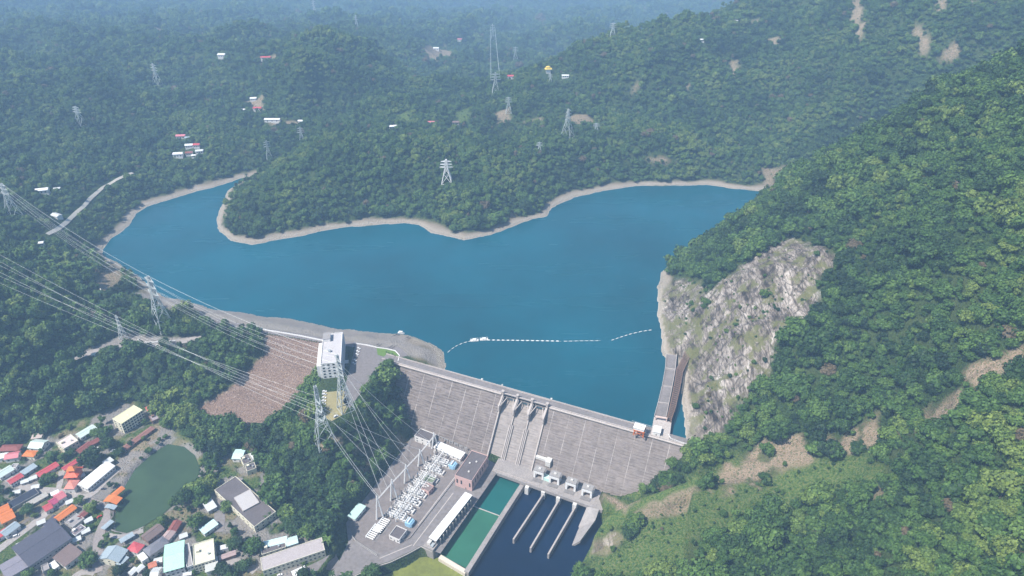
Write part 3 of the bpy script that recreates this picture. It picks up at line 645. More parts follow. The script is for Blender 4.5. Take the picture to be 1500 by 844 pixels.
# ------------------------------------------------------------------ buildings in general
FOOT = []
WINM = {}
def win_mesh(w, h):
    k = (round(w, 1), round(h, 1))
    if k not in WINM: WINM[k] = MB().box(-k[0]/2, k[0]/2, -.04, .06, -k[1]/2, k[1]/2).mesh('window', GLASSD)
    return WINM[k]
def building(name, label, A, B, D, h, zg, roof, wm, rm, cat='house', win=None, over=.6, rise=None, group=None, parapet=.9, door=True, wallc=None, sink=2.5):
    zt = zg+h; a, b, d = at(*A, zt), at(*B, zt), at(*D, zt)
    ux = (b-a); Ln = ux.length; ux.normalize(); n = Vector((-ux.y, ux.x, 0)); Wd = (d-a).dot(n); c = a+ux*(Ln/2+(d-a).dot(ux)*.5*0)+n*(Wd/2)
    yaw = math.atan2(ux.y, ux.x); Wd = abs(Wd)
    if Wd < 1.5: Wd = 1.5
    o = thing(name, label, cat, (c.x, c.y, zg), yaw, group); X, Y = Ln/2, Wd/2
    q = [(c.x+ux.x*sx*(X+2)+n.x*sy*(Y+2), c.y+ux.y*sx*(X+2)+n.y*sy*(Y+2)) for sx, sy in ((-1,-1),(1,-1),(1,1),(-1,1))]; FOOT.append(q)
    rise = rise if rise is not None else min(Wd*.22, 3.2)
    if roof == 'flat':
        MB().box(-X, X, -Y, Y, -sink, h).build('wall', wm, o)
        MB().box(-X+.31, X-.31, -Y+.31, Y-.31, h, h+.12).build('roof', rm, o)
        if parapet: MB().box(-X-.05, X+.05, -Y-.05, -Y+.3, h, h+parapet).box(-X-.05, X+.05, Y-.3, Y+.05, h, h+parapet).box(-X-.05, -X+.3, -Y+.3, Y-.3, h, h+parapet).box(X-.3, X+.05, -Y+.3, Y-.3, h, h+parapet).build('parapet', wallc or wm, o)
        if cat == 'house' and Ln > 8 and Wd > 5: MB().tube((X*.45, -Y*.3, h), (X*.45, -Y*.3, h+1.7), .75, 10).build('water_tank', STEEL, o); MB().box(-X*.7, -X*.7+2.4, Y*.1, Y*.1+2.2, h+.1, h+2.3).build('stair_head', wm, o)
    elif roof == 'gable':
        MB().extr([(-Y, -sink), (Y, -sink), (Y, h), (0, h+rise), (-Y, h)], -X, X).build('wall', wm, o)
        t = .28; e = over; k = rise/Y; z = lambda y: h+rise-abs(y)*k
        MB().extr([(0, h+rise+.03), (Y+e, z(Y+e)+.03), (Y+e, z(Y+e)+.03+t), (0, h+rise+t+.03), (-Y-e, z(Y+e)+.03+t), (-Y-e, z(Y+e)+.03)], -X-e, X+e).build('roof', rm, o)
        MB().box(-X-e, X+e, -.2, .2, h+rise+t, h+rise+t+.18).build('roof_ridge', wallc or rm, o)
    elif roof == 'mono':
        MB().extr([(-Y, -sink), (Y, -sink), (Y, h+rise), (-Y, h)], -X, X).build('wall', wm, o)
        k = rise/(2*Y); e = over
        MB().extr([(-Y-e, h-e*k+.03), (Y+e, h+rise+e*k+.03), (Y+e, h+rise+e*k+.3), (-Y-e, h-e*k+.3)], -X-e, X+e).build('roof', rm, o)
    elif roof == 'hip':
        MB().box(-X, X, -Y, Y, -sink, h).build('wall', wm, o)
        e = over; x0, y0 = X+e, Y+e; xr = max(x0-y0, .2)
        MB().add([(-x0,-y0,h+.02),(x0,-y0,h+.02),(x0,y0,h+.02),(-x0,y0,h+.02),(-x0,-y0,h+.2),(x0,-y0,h+.2),(x0,y0,h+.2),(-x0,y0,h+.2),(-xr,0,h+rise),(xr,0,h+rise)],
            [(0,3,2,1),(0,1,5,4),(1,2,6,5),(2,3,7,6),(3,0,4,7),(4,5,9,8),(6,7,8,9),(5,6,9),(7,4,8)]).build('roof', rm, o)
    elif roof == 'open':                  # roof on posts
        for sx in (-1, 1):
            for sy in (-1, 1): MB().box(sx*(X-.4)-.15, sx*(X-.4)+.15, sy*(Y-.4)-.15, sy*(Y-.4)+.15, -sink, h).build('post', wm, o)
        k = rise/Y; z = lambda y: h+rise-abs(y)*k; e = over
        MB().extr([(0, h+rise), (Y+e, z(Y+e)), (Y+e, z(Y+e)+.25), (0, h+rise+.25), (-Y-e, z(Y+e)+.25), (-Y-e, z(Y+e))], -X-e, X+e).build('roof', rm, o)
    if win is None and roof != 'open': win = (max(1, int(Ln/4.5)), max(1, int(Wd/5)), max(1, int(h/3.2)))
    if win and win[0] > 0 and roof != 'open':
        nl, ns, fl = win[:3]; ww, wh = (win[3], win[4]) if len(win) > 3 else (1.6, 1.3)
        tc = Vector((0, 0, 0))-c
        sides = [(Vector((n.x, n.y, 0)), Y, X, nl, 0, 1), (Vector((-n.x, -n.y, 0)), Y, X, nl, math.pi, -1), (Vector((ux.x, ux.y, 0)), X, Y, ns, -math.pi/2, 1), (Vector((-ux.x, -ux.y, 0)), X, Y, ns, math.pi/2, -1)]
        done = False
        for nn, off, half, cnt, rz, sg in sides:
            if nn.dot(tc) <= 0: continue
            wq = min(ww, 2*half/cnt*.7)
            for f in range(fl):
                for i in range(cnt):
                    tpos = -half+(i+.5)*2*half/cnt; zc = (f+.55)*h/fl
                    if door and not done and f == 0 and i == cnt//2:
                        done = True; me = MB().box(-.6, .6, -.04, .07, 0, 2.2).mesh('door', DARKC); wo = link('door', me, o); zc = 0.02
                    else: wo = link('window', win_mesh(wq, min(wh, h/fl*.55)), o)
                    wo.location = (tpos, sg*off, zc) if half == X and off == Y and rz in (0, math.pi) else (sg*off, tpos, zc)
                    wo.rotation_euler = (0, 0, rz)
    return o
PINK = mat('pink_render', (.60, .40, .37), .85, .12, .3); CREAM = mat('cream_render', (.70, .66, .52), .85, .12, .3); WRENDER = mat('white_render', (.72, .70, .68), .85, .14, .3)
GRENDER = mat('grey_render', (.42, .40, .39), .85, .2, .3); BRICK = mat('brown_brick', (.28, .16, .12), .9, .25, .5)
ROOFD = mat('dark_flat_roof', (.125, .11, .115), .95, .35, .12); ROOFW = mat('white_sheet_roof', (.80, .80, .80), .5, .06, .3, ('X', 1.2)); ROOFP = mat('pale_sheet_roof', (.60, .62, .62), .55, .12, .2, ('X', 1.2))
o = building('powerhouse', 'pink powerhouse with a dark flat roof between switchyard and green pool', (666.3,696.9), (690.9,705.5), (692.3,660.7), 13, YZ, 'flat', PINK, ROOFD, 'powerhouse', (4, 7, 1, 1.6, 5.0), parapet=.8, sink=10)
for k, (x, y) in enumerate(((-3, 2), (2, 6), (1, -8))): MB().box(x-.7, x+.7, y-.7, y+.7, 13.12, 14.0).build('roof_vent', OFFW, o)
o = building('sluice_gallery', 'long narrow white roofed gallery along the green pool edge', (628.8,787.5), (638.7,792.5), (680,721.3), 7.5, YZ, 'mono', GREY, ROOFW, 'gallery', (1, 10, 1, 3.2, 4.2), over=.4, rise=.5, door=False, sink=9)
for k in range(11):
    yy = -24+48*k/10
    MB().box(4.6, 5.3, yy-.35, yy+.35, -8, 6.8).build('buttress', PALE, o)
p = at(632, 800, YZ); o = thing('intake_block', 'grey concrete block with machinery at the gallery end by the retaining wall', 'block', p, DYAW-.1)
MB().box(-5, 5, -5, 5, -10, 3).build('block', GREY, o); MB().box(-3, 0, -2, 2, 3.0, 5.4).build('winch_housing', OFFW, o); MB().box(1, 3.5, -3, 1, 3.0, 4.6).build('winch_housing', STEEL, o); MB().beam((-4, 3, 3), (-4, 3, 7), .3).build('lamp_post', STEEL, o)
building('control_building', 'small white block with dark roof and white roof fans at the dam toe', (607,639), (630,647.7), (615.7,628.3), 7, YZ, 'flat', WRENDER, ROOFD, 'control building', (3, 2, 2))
building('store_building', 'long low store with white sheet roof at the foot of the dam', (636,655.5), (674,672), (642,647.7), 4.5, YZ, 'mono', WRENDER, ROOFW, 'store', rise=.6)
building('relay_house', 'small cream relay house with dark roof at the village end of the switchyard', (569.8,785), (585,791.7), (580,770), 4.5, YZ, 'flat', WRENDER, ROOFD, 'hut', (3, 2, 1))
building('relay_house', 'little brown roofed house amid the pale switchyard pipes', (617,715.9), (627.7,721.5), (624,707), 4.5, YZ, 'flat', PINK, mat('brown_flat_roof', (.22, .17, .16), .9, .3), 'hut', (2, 2, 1))
building('relay_house', 'small house with olive green roof amid the switchyard pipes', (619,702.6), (633.4,708), (625,695), 5, YZ, 'flat', GRENDER, mat('olive_roof', (.16, .20, .13), .9, .2), 'hut', (2, 2, 1), parapet=.3)
building('guard_shed', 'pale green roofed shed under trees at the outer switchyard edge', (510,756), (520,760.5), (524.6,738), 4, YZ, 'mono', WRENDER, mat('pale_green_sheet', (.50, .70, .64), .6, .1, .3, ('X', 1)), 'shed', rise=.5)
# retaining wall of the ramp
o = wobj('retaining_wall', 'curved grey concrete retaining wall under the switchyard ramp', 'wall', (572,823), -40)
rw = [(490,858),(515,846),(543,832.5),(572,823.5),(597,811.5),(617,800.5),(633,808)]
wall_strip(MB(), rw, -57, YZ+.05, 1.0).into(o).build('wall', dam_mat('panel_concrete', (.34, .32, .31), .6, False), o)
wall_strip(MB(), rw, YZ+.05, YZ+1.0, .5).into(o).build('parapet', PALE, o)
o = wobj('panel_fence', 'pale fence of tall white panels at the switchyard gate', 'fence', (536,804), YZ)
fp = [(516,787),(521,794),(536.5,804.5),(553,815.5)]
F3 = [at(x, y, YZ) for x, y in fp]; mb = MB(); 
for i in range(3):
    n_ = 8
    for k in range(n_): q = F3[i].lerp(F3[i+1], k/n_); MB().tube(q, q+Vector((0, 0, 2.6)), .14, 5).into(o).build('post', OFFW, o)
    mb.beam(F3[i]+Vector((0, 0, 2.5)), F3[i+1]+Vector((0, 0, 2.5)), .15); mb.beam(F3[i]+Vector((0, 0, .5)), F3[i+1]+Vector((0, 0, .5)), .15)
mb.into(o).build('rail', OFFW, o)
# yard walls and kerb fence between yard road and switchyard
o = wobj('yard_fence', 'low fence on a concrete kerb between switchyard and powerhouse road', 'fence', (625,740), YZ)
fp = [(585,795),(600,788),(668,700),(672,690)]
wall_strip(MB(), fp, YZ, YZ+.9, .5).into(o).build('kerb_wall', GREY, o)
F3 = [at(x, y, YZ+.9) for x, y in fp]; mb = MB()
for i in range(3): mb.beam(F3[i]+Vector((0, 0, 1.2)), F3[i+1]+Vector((0, 0, 1.2)), .1)
mb.into(o).build('rail', STEEL, o)

sheet('switchyard_gravel', wp([(606,645),(634,634),(668,668),(676,684),(600,790),(585,800),(560,812),(517,792),(512,768)], YZ), YZ+.10, mat('switchyard_gravel', (.195, .170, .163), .95, .35, .25))
for pts_ in (((612,770),(690,668)), ((605,800),(664,722)), ((556,818),(604,798))):
    a_, b_ = at(*pts_[0], YZ+.14), at(*pts_[1], YZ+.14); o = thing('cable_trench', 'pale concrete trench cover line '+{612:'along the powerhouse road',605:'down the middle of the powerhouse road',556:'by the ramp bend'}[pts_[0][0]], 'trench', a_)
    MB().beam((0, 0, 0), b_-a_, .8, .12).build('cover', PALE, o)
# switchyard --------------------------------------------------------
g0, g1 = at(556.5, 758.5, YZ), at(637, 655, YZ); GYAW = math.atan2(g1.y-g0.y, g1.x-g0.x)      # local x runs along the gantry towards the dam, local -y towards the powerhouse
GW = ('end nearest the village', 'second from the village end', 'third from the village end', 'fourth from the village end', 'nearest the dam')
GTOP = []; GANT = mat('white_gantry_steel', (.74, .74, .74), .5, .08, .6)
GB = [(556.5,758.5), (577,731), (597,706), (617,681), (637,655)]; GT = [(549.9,727), (570.8,702.6), (591,680.8), (610.6,659), (632,634)]
for i, (b_, t_) in enumerate(zip(GB, GT)):
    p = at(*b_, YZ); h = 20.0
    for hh in np.arange(10, 32, .5):
        if topix(p.x, p.y, YZ+hh)[1] <= t_[1]: h = hh; break
    o = thing('switchyard_gantry', 'tall pale steel A-frame of the switchyard gantry, '+GW[i], 'gantry', p, GYAW, 'gantry frames of the switchyard')
    tp = Vector((0, 0, h)); GTOP.append(Vector((p.x, p.y, YZ+h)))
    MB().tube((-2.8, 1.5, 0), tp, .9, 7, .5).build('leg', GANT, o); MB().tube((2.8, -1.0, 0), tp, .9, 7, .5).build('leg', PSTEEL, o); MB().tube((0, -4.5, 0), tp, .7, 7, .45).build('leg', GANT, o)
    MB().beam((-1.2, .6, h*.55), (1.2, -.4, h*.55), .3).build('brace', PSTEEL, o); MB().tube(tp, (0, 0, h+3), .12, 5, .05).build('lightning_rod', STEEL, o)
GBEAM = [t-Vector((0, 0, 5.0)) for t in GTOP]
for i in range(4):
    o = thing('gantry_span', 'pale lattice beam of the switchyard gantry, '+('first', 'second', 'third', 'fourth')[i]+' span from the village end', 'beam', GBEAM[i], 0, 'gantry beams of the switchyard')
    a_, b_ = Vector(), GBEAM[i+1]-GBEAM[i]; d = b_.normalized(); nn = Vector((-d.y, d.x, 0))*.3
    mb = MB()
    for off in (nn, -nn): mb.beam(a_+off, b_+off, .2); mb.beam(a_+off+Vector((0, 0, .8)), b_+off+Vector((0, 0, .8)), .2)
    for k in range(12):
        q, q2 = a_.lerp(b_, k/12), a_.lerp(b_, (k+1)/12); mb.beam(q+nn, q2-nn, .14); mb.beam(q-nn, q2-nn+Vector((0, 0, 1)), .14); mb.beam(q+nn+Vector((0, 0, 1)), q2+nn, .14)
    mb.build('lattice', GANT, o)
INSUL = mat('porcelain', (.50, .47, .46), .35, .15, 1.5); TANK = mat('light_grey_tank', (.74, .74, .74), .45, .10, .6); SKYB = mat('sky_blue_paint', (.32, .55, .74), .5, .12, .4)
def bushing(mb, x, y, z, h, r):
    mb.tube((x, y, z), (x, y, z+h), r, 7, r*.65)
    for k in range(4): zz = z+h*(k+.5)/4.5; mb.tube((x, y, zz), (x, y, zz+.18), r*1.7, 8)
BAYP = [(583,757), (592,746), (601,735), (609.5,724), (618,713.5), (627,702), (636,690), (646,679)]
BAYW = ('first', 'second', 'third', 'fourth', 'fifth', 'sixth', 'seventh', 'eighth')
for i, (px, py) in enumerate(BAYP):
    p = at(px, py, YZ); o = thing('switchgear_bay', 'pale grey switchgear bay of pipes and bushings, '+BAYW[i]+' from the village end', 'switchgear', p, GYAW-math.pi/2, 'switchgear bays of the switchyard'); r = random.Random(i)
    MB().box(-13, 12, -3.6, 3.6, -.4, .35).build('plinth', GREY, o)
    for k in range(3):
        yy = -2.4+2.4*k; x1 = r.uniform(7, 10); MB().tube((-9, yy, 5.6), (x1-1, yy, 5.6), .28, 6).build('bus_tube', WHITE, o)
        t = MB(); t.tube((-r.uniform(7, 9.5), yy, 2.0), (x1, yy, 2.0), .62, 10); t.build('bus_duct', TANK, o)
        for xx in np.arange(-6.5, x1-1, 3.4):
            t = MB().tube((xx, yy, .3), (xx, yy, 4.4), .75, 10); t.tube((xx, yy, 4.4), (xx, yy, 4.9), .85, 10); t.build('breaker_tank', TANK, o)
        for q_ in range(2):
            b_ = MB(); bushing(b_, -9.5+q_*3.0, yy, .3, 5.2+q_, .3); b_.build('bushing', INSUL, o)
    MB().tube((-5, -3.2, 3.4), (-5, 3.2, 3.4), .45, 8).build('cross_duct', TANK, o); MB().tube((2, -3.2, 3.4), (2, 3.2, 3.4), .45, 8).build('cross_duct', TANK, o)
    MB().box(9.3, 10.6, -2.6, 2.6, .35, 2.6).build('cabinet', OFFW, o)
for (px, py, lab) in ((600,768,'sky blue transformer at the village end of the switchgear'), (663,684,'sky blue transformer at the powerhouse end of the switchgear')):
    p = at(px, py, YZ); o = thing('transformer', lab, 'transformer', p, GYAW)
    MB().box(-3.4, 3.4, -2.6, 2.6, 0, 4.6).build('tank', SKYB, o)
    for k in range(6): MB().box(-3.1+k*1.1, -2.7+k*1.1, -4.0, -2.65, .8, 4.2).build('radiator', SKYB, o)
    MB().tube((-2.6, 0, 5.6), (2.6, 0, 5.6), .8, 10).build('conservator', TANK, o)
    for k in range(3): b_ = MB(); bushing(b_, -2+2*k, 1.6, 4.6, 2.6, .22); b_.build('bushing', INSUL, o)
side = Vector((math.sin(GYAW), -math.cos(GYAW), 0))
for i in range(18):                       # post insulators under the gantry
    for j in range(2):
        p = Vector(g0).lerp(g1, .03+i*.054)+side*(4.5+5.5*j+(1.2 if i % 3 == 1 else 0)); hh = 3.6+.9*((i+j) % 3)
        o = thing('post_insulator', 'ribbed grey post insulator in the rows below the pale gantry', 'insulator', p, GYAW, 'post insulators below the gantry')
        MB().tube((0, 0, 0), (0, 0, 3.0), .38, 6).build('stand', STEEL, o); b_ = MB(); bushing(b_, 0, 0, 3.0, hh, .34); b_.build('insulator', (INSUL, WHITE, DARKC)[(i+j) % 3], o)
for i in range(6):                        # low portals carrying the busbars
    p = Vector(g0).lerp(g1, .08+i*.155)+side*15.5
    o = thing('busbar_portal', 'low pale steel busbar portal standing over the switchgear, '+('first', 'second', 'third', 'fourth', 'fifth', 'sixth')[i]+' from the village end', 'portal', p, GYAW-math.pi/2, 'busbar portals of the switchyard')
    for yy in (-5.5, 5.5): MB().beam((0, yy, 0), (0, yy, 9.5), .5).build('post', GANT, o)
    MB().beam((0, -6.2, 9.5), (0, 6.2, 9.5), .6).build('beam', GANT, o)
    for yy in (-3.5, 0, 3.5): b_ = MB(); bushing(b_, 0, yy, 7.0, 2.2, .2); b_.build('insulator', INSUL, o)
for yy in (12, 15.5, 19):
    a_ = Vector(g0).lerp(g1, .05)+side*yy+Vector((0, 0, 7)); c_ = Vector(g0).lerp(g1, .9)+side*yy+Vector((0, 0, 7)); o = thing('busbar', 'long pale busbar pipe along the switchgear, '+{12:'nearest the gantry', 15.5:'middle one', 19:'nearest the powerhouse road'}[yy], 'busbar', a_)
    MB().tube((0, 0, 0), c_-a_, .22, 6).build('pipe', GANT, o)
for (px, py, n_, lab) in ((560,771,8,'row of white reactor fins on a dark slab, nearer the gantry'), (549,781,8,'row of white reactor fins on a dark slab, nearer the panel fence')):
    p = at(px, py, YZ); o = thing('reactor_bank', lab, 'reactor bank', p, GYAW-math.pi/2)
    MB().box(-5, 6, -8, 8, -.3, .3).build('slab', DARKC, o)
    for k in range(n_): y_ = -7+14*k/(n_-1); MB().tube((-3.6, y_, 1.6), (3.6, y_, 1.6), .5, 8).build('fin', WHITE, o)
    MB().box(-4.4, -3.7, -7.6, 7.6, .3, 2.3).build('header', TANK, o)
p = at(655, 661, YZ)
for i in range(7):
    q = at(640+i*7.0, 642.5+i*3.0, YZ); o = thing('switch_stand', 'small grey disconnector stand between the dam toe and the white roofed store', 'disconnector', q, DYAW, 'disconnector stands at the dam toe')
    for dx in (-1.6, 0, 1.6): b_ = MB(); bushing(b_, dx, 0, 0, 4.5, .25); b_.build('insulator', INSUL, o)
    MB().box(-2.2, 2.2, -.2, .2, 4.5, 4.8).build('blade', STEEL, o)
NOTREE += FOOT
# ------------------------------------------------------------------ office building on the abutment ridge
ZO = 4.6
CHAIRW = mat('bright_white_render', (.80, .78, .77), .7, .06, .3)
sheet('office_forecourt', wp([(520,508),(545,507),(585,509),(598,521),(566,528),(552,542),(531,572),(512,598),(503,590),(507,560)], ZO), ZO+.05, ASPH)
sheet('office_yard', wp([(474,575),(503,572),(513,590),(505,606),(486,617),(474,612)], ZO), ZO+.05, mat('dry_lawn', (.30, .26, .13), .95, .25, .12))
o = building('office_building', 'five storey white office building on the wooded ridge beside the dam crest', (469.5,534), (499.4,531), (484.6,489.3), 18.5, ZO, 'flat', CHAIRW, mat('pale_roof', (.48, .46, .47), .9, .12, .15), 'office building', (4, 12, 5, 2.2, 1.9), parapet=1.0, wallc=WHITE, sink=6)
X = 1
c_ = [ch for ch in o.children if ch.name.startswith('parapet')][0]
bx = [Vector(v[:]) for v in c_.bound_box]; HX = max(v.x for v in bx); HY = max(v.y for v in bx)
MB().box(-HX+.8, -HX+8, HY-14, HY-3, 18.6, 22.5).build('stair_tower', CHAIRW, o); MB().box(-HX+.6, -HX+8.2, HY-14.2, HY-2.8, 22.5, 22.8).build('tower_roof', mat('roof_grey', (.30, .285, .28)), o)
MB().box(-HX-4.5, -HX-.1, -HY+2, HY-10, -4, 15.0).build('side_wing', CHAIRW, o); MB().box(-HX-4.4, -HX-.2, -HY+2.1, HY-10.1, 15.0, 15.2).build('wing_roof', OFFW, o)
for k in range(5): MB().box(HX+.02, HX+1.3, -HY+1, HY-1, 3.4*(k+1)-.15, 3.4*(k+1)+.35).build('balcony_slab', OFFW, o)
MB().tube((-2, -6, 18.6), (-2, -6, 21), 1.6, 12).build('water_tank', STEEL, o)
MB().box(HX+1.35, HX+5, -8, -3, 3.3, 3.8).build('porch_roof', OFFW, o)
for yy in (-7.6, -3.4): MB().box(HX+4.5, HX+4.8, yy-.15, yy+.15, 0, 3.3).build('porch_post', OFFW, o)
# garden bed with palms at the crest end
o = wobj('lawn_bed', 'rounded green lawn with a white kerb at the head of the crest road', 'lawn', (572,518), ZO)
lw = wp([(552,510),(566,512),(578,515),(584,521),(582,528),(570,525),(553,520)], ZO)
MB().prism(lw, ZO-.5, ZO+.25).into(o).build('lawn', GREENR, o)
kb = [at(x, y, ZO+.35) for x, y in [(550,509),(566,511),(579,514),(585,520.5),(583,529)]]
mb = MB()
for i in range(4): mb.beam(kb[i], kb[i+1], .7, .9)
mb.into(o).build('kerb', WHITE, o)
def shrub(name, label, p, s, group, i=4, cat='shrub'):
    o = thing(name, label, cat, p, random.uniform(0, 6), group); o.scale = (s, s, s); link('crown', CROWNS[i], o); return o

# guard wall, hedge and revetment along the embankment crest
CR = [(375,481.5),(402,485.5),(440,492),(484,501)]
o = wobj('guard_wall', 'long low white wall along the embankment crest road', 'wall', (430,490), 5); P = [at(x, y, 6) for x, y in CR]; mb = MB()
for i in range(3): mb.beam(P[i], P[i+1], .6, 1.4)
mb.into(o).build('wall', WHITE, o)
o = wobj('guard_wall', 'low white wall behind the parking place by the office building', 'wall', (535,505), 5); P = [at(x, y, 5.4) for x, y in [(519,503),(534,505),(551,508.5)]]; mb = MB()
for i in range(2): mb.beam(P[i], P[i+1], .6, 1.2)
mb.into(o).build('wall', WHITE, o)
ROADL = []
def road(name, pts, w, m, z=None, lift=.22, step=5.0):
    P = [Vector(p) if len(p) == 3 and isinstance(p, Vector) else (hit(*p) if z is None else at(p[0], p[1], z)) for p in pts]; D = []
    for i in range(len(P)-1):
        n_ = max(1, int((P[i+1]-P[i]).length/step))
        for k in range(n_): D.append(P[i].lerp(P[i+1], k/n_))
    D.append(P[-1])
    for _ in range(3): D = [D[0]]+[(D[i-1]+D[i]*2+D[i+1])/4 for i in range(1, len(D)-1)]+[D[-1]]
    ROADL.append(([tuple(q) for q in D[::3]+[D[-1]]], w)); v = []
    for i, p in enumerate(D):
        d = (D[min(i+1, len(D)-1)]-D[max(i-1, 0)]); d.z = 0; d.normalize(); n = Vector((-d.y, d.x, 0))
        for s_ in (-1, -.33, .33, 1):
            q = p+n*w/2*s_; v.append((q.x, q.y, float(ground(q.x, q.y))+lift))
    f = [(4*i+k, 4*i+k+1, 4*i+5+k, 4*i+4+k) for i in range(len(D)-1) for k in range(3)]
    me = bpy.data.meshes.new(name); me.from_pydata(v, [], f); me.update()
    if me.polygons[0].normal.z < 0: me.flip_normals()
    me.materials.append(m); return link(name, me, kind='structure')
road('crest_road', [Vector(p) for p in CREST_RD[2:7]], 8.5, ASPH)
CONROAD = mat('concrete_road', (.33, .30, .285), .9, .2, .08)
road('hill_road', [(75,545),(100,529),(125,519),(150,513),(190,506),(240,505),(298,495)], 9, CONROAD)
road('far_road', [(70,345),(92,333),(105,320),(122,305),(138,287),(152,275),(168,266),(195,254)], 4.5, mat('pale_track', (.46, .43, .38), .95, .2), lift=.9)
o = wobj('road_wall', 'short white wall along the hill road below the lattice tower', 'wall', (230,500), 3); P = [at(x, y, 4.5) for x, y in [(202,497),(206,502),(225,501.5),(257,499)]]; mb = MB()
for i in range(3): mb.beam(P[i], P[i+1], .7, 1.3)
mb.into(o).build('wall', WHITE, o)
o = wobj('road_wall', 'bent white wall on the track beside the reservoir arm', 'wall', (170,440), 5); P = [hit(*q)+Vector((0, 0, 1)) for q in [(147,425),(152,432),(158,438),(175,441),(189,443)]]; mb = MB()
for i in range(4): mb.beam(P[i], P[i+1], 1.0, 1.6)
mb.into(o).build('wall', OFFW, o)
# boat slip rails and small launch
for (a_, b_, lab) in (((553,507.5),(584,491),'dark twin slip rails on the bank, ending at the white launch'), ((571,511),(600,495),'dark twin slip rails on the bank, nearer the lawn bed')):
    o = wobj('slip_rails', lab, 'rails', a_, 3); A_, B_ = hit(*a_), hit(*b_); d = (B_-A_).normalized(); n = Vector((-d.y, d.x, 0))
    for s_ in (-1.5, 1.5): MB().beam(A_+n*s_+Vector((0, 0, .6)), B_+n*s_+Vector((0, 0, .8)), .9, .7).into(o).build('rail', DARKC, o)
def boat(label, px, py, L_, yaw, group=None, cabin=True):
    p = at(px, py, 0); o = thing('launch', label, 'boat', p, yaw, group); W_ = L_*.28
    MB().add([(-L_/2,-W_/2,.9),(L_/4,-W_/2,.9),(L_/2,0,1.2),(L_/4,W_/2,.9),(-L_/2,W_/2,.9),(-L_/2,-W_/3,-.3),(L_/4,-W_/3,-.3),(L_/2.4,0,-.2),(L_/4,W_/3,-.3),(-L_/2,W_/3,-.3)],
        [(0,1,2,3,4),(5,9,8,7,6),(0,5,6,1),(1,6,7,2),(2,7,8,3),(3,8,9,4),(4,9,5,0)]).build('hull', WHITE, o)
    if cabin: MB().box(-L_*.3, L_*.15, -W_*.36, W_*.36, .95, 2.6).build('cabin', OFFW, o); MB().box(-L_*.34, L_*.2, -W_*.42, W_*.42, 2.6, 2.8).build('roof', WHITE, o)
    return o
boat('small white launch moored at the foot of the slip rails', 588, 488.5, 8, -.2)
# log boom -----------------------------------------------------------
def boom(label, pts, dashed, r=.45):
    P = [at(x, y, .25) for x, y in pts]; o = thing('log_boom', label, 'log boom', P[0], 0); D = []
    for i in range(len(P)-1):
        n_ = max(2, int((P[i+1]-P[i]).length/2.6))
        for k in range(n_): D.append(P[i].lerp(P[i+1], k/n_))
    D.append(P[-1]); mb = MB().path(D, .16, 4); mb.into(o).build('cable', STEEL, o)
    if dashed:
        f = MB()
        for i in range(0, len(D)-1, 2): f.tube(D[i], D[i+1], r, 6)
        fo = f.into(o).build('floats', WHITE, o)
        fo['kind'] = 'stuff'
boom('white float line arcing from the pale bank to the two pontoons', [(656,516),(662,511),(670,506),(680,502),(690,499.5),(694,499)], True, .35)
boom('long straight line of white floats out across the open lake', [(714,498.2),(760,498.8),(800,499.4),(822,500)], True, .6)
boom('thin far end of the float line trailing off in mid lake', [(826,500),(850,499.4),(880,499)], True, .3)
boom('separate curved float line near the rocky cliff', [(896,498.5),(912,493),(925,489),(940,485.5),(954,483.5)], True, .4)
for px, py, wh in ((695,499,'nearer the bank'), (709,497.6,'farther from the bank')):
    p = at(px, py, 0); o = thing('pontoon', 'white work pontoon in the float line, the one '+wh, 'pontoon', p, .12, 'pontoons of the float line')
    MB().box(-4.5, 4.5, -1.8, 1.8, -.2, .7).build('deck', OFFW, o)
    for xx in (-4.2, -1.4, 1.4, 4.2): MB().box(xx-.08, xx+.08, 1.5, 1.66, .7, 2.0).build('post', WHITE, o)
    MB().box(-4.4, 4.4, 1.5, 1.66, 2.0, 2.15).build('rail', WHITE, o); MB().box(-2, 2, -1.2, 1.0, .7, 2.2).build('hut', WHITE, o)

# intake works at the cliff -------------------------------------------
o = wobj('intake_deck', 'long curved concrete intake deck in three bays between lake and cliff', 'intake', (958,612), 0)
lft = [(976,519),(974.5,540),(970,565),(964,590),(958.5,610)]; rgt = [(991,520),(989,542),(984.5,567),(979.5,592),(975.5,612)]
ZD = 6.0
Lf = [at(x, y, ZD) for x, y in lft]; Rg = [at(x, y, ZD) for x, y in rgt]
for i in range(4):
    q = [tuple(p)[:2] for p in (Lf[i], Lf[i+1], Rg[i+1], Rg[i])]; MB().prism(q, -16, ZD).into(o).build('body', DARKC if 0 else GREY, o)
    q = [tuple((p.lerp(c, .06)))[:2] for p, c in ((Lf[i], Rg[i+1]), (Lf[i+1], Rg[i]), (Rg[i+1], Lf[i]), (Rg[i], Lf[i+1]))]; MB().prism(q, ZD+.02, ZD+.3).into(o).build('deck_panel', mat('dirty_roof', (.20, .18, .175), .95, .55, .09), o)
mb = MB()
for i in range(4): mb.beam(Lf[i]+Vector((0, 0, .6)), Lf[i+1]+Vector((0, 0, .6)), .5, 1.2)
mb.into(o).build('parapet', PALE, o)
mb = MB()
for i in range(4): mb.beam(Rg[i]+Vector((0, 0, .6)), Rg[i+1]+Vector((0, 0, .6)), .5, 1.2)
mb.into(o).build('parapet', PALE, o)
for i in (1, 3): MB().beam(Lf[i]+Vector((0, 0, .7)), Rg[i]+Vector((0, 0, .7)), .8, .8).into(o).build('cross_beam', PALE, o)
o = wobj('rail_trestle', 'rusty brown lattice trestle running along the intake deck up to the cliff', 'trestle', (985,580), 0)
tl = [(1006,509),(999,526),(991.5,540),(987.5,565),(982,592),(977,613)]; tr_ = [(1015,512),(1007,530),(1000,545),(996,568),(990,595),(983,616)]
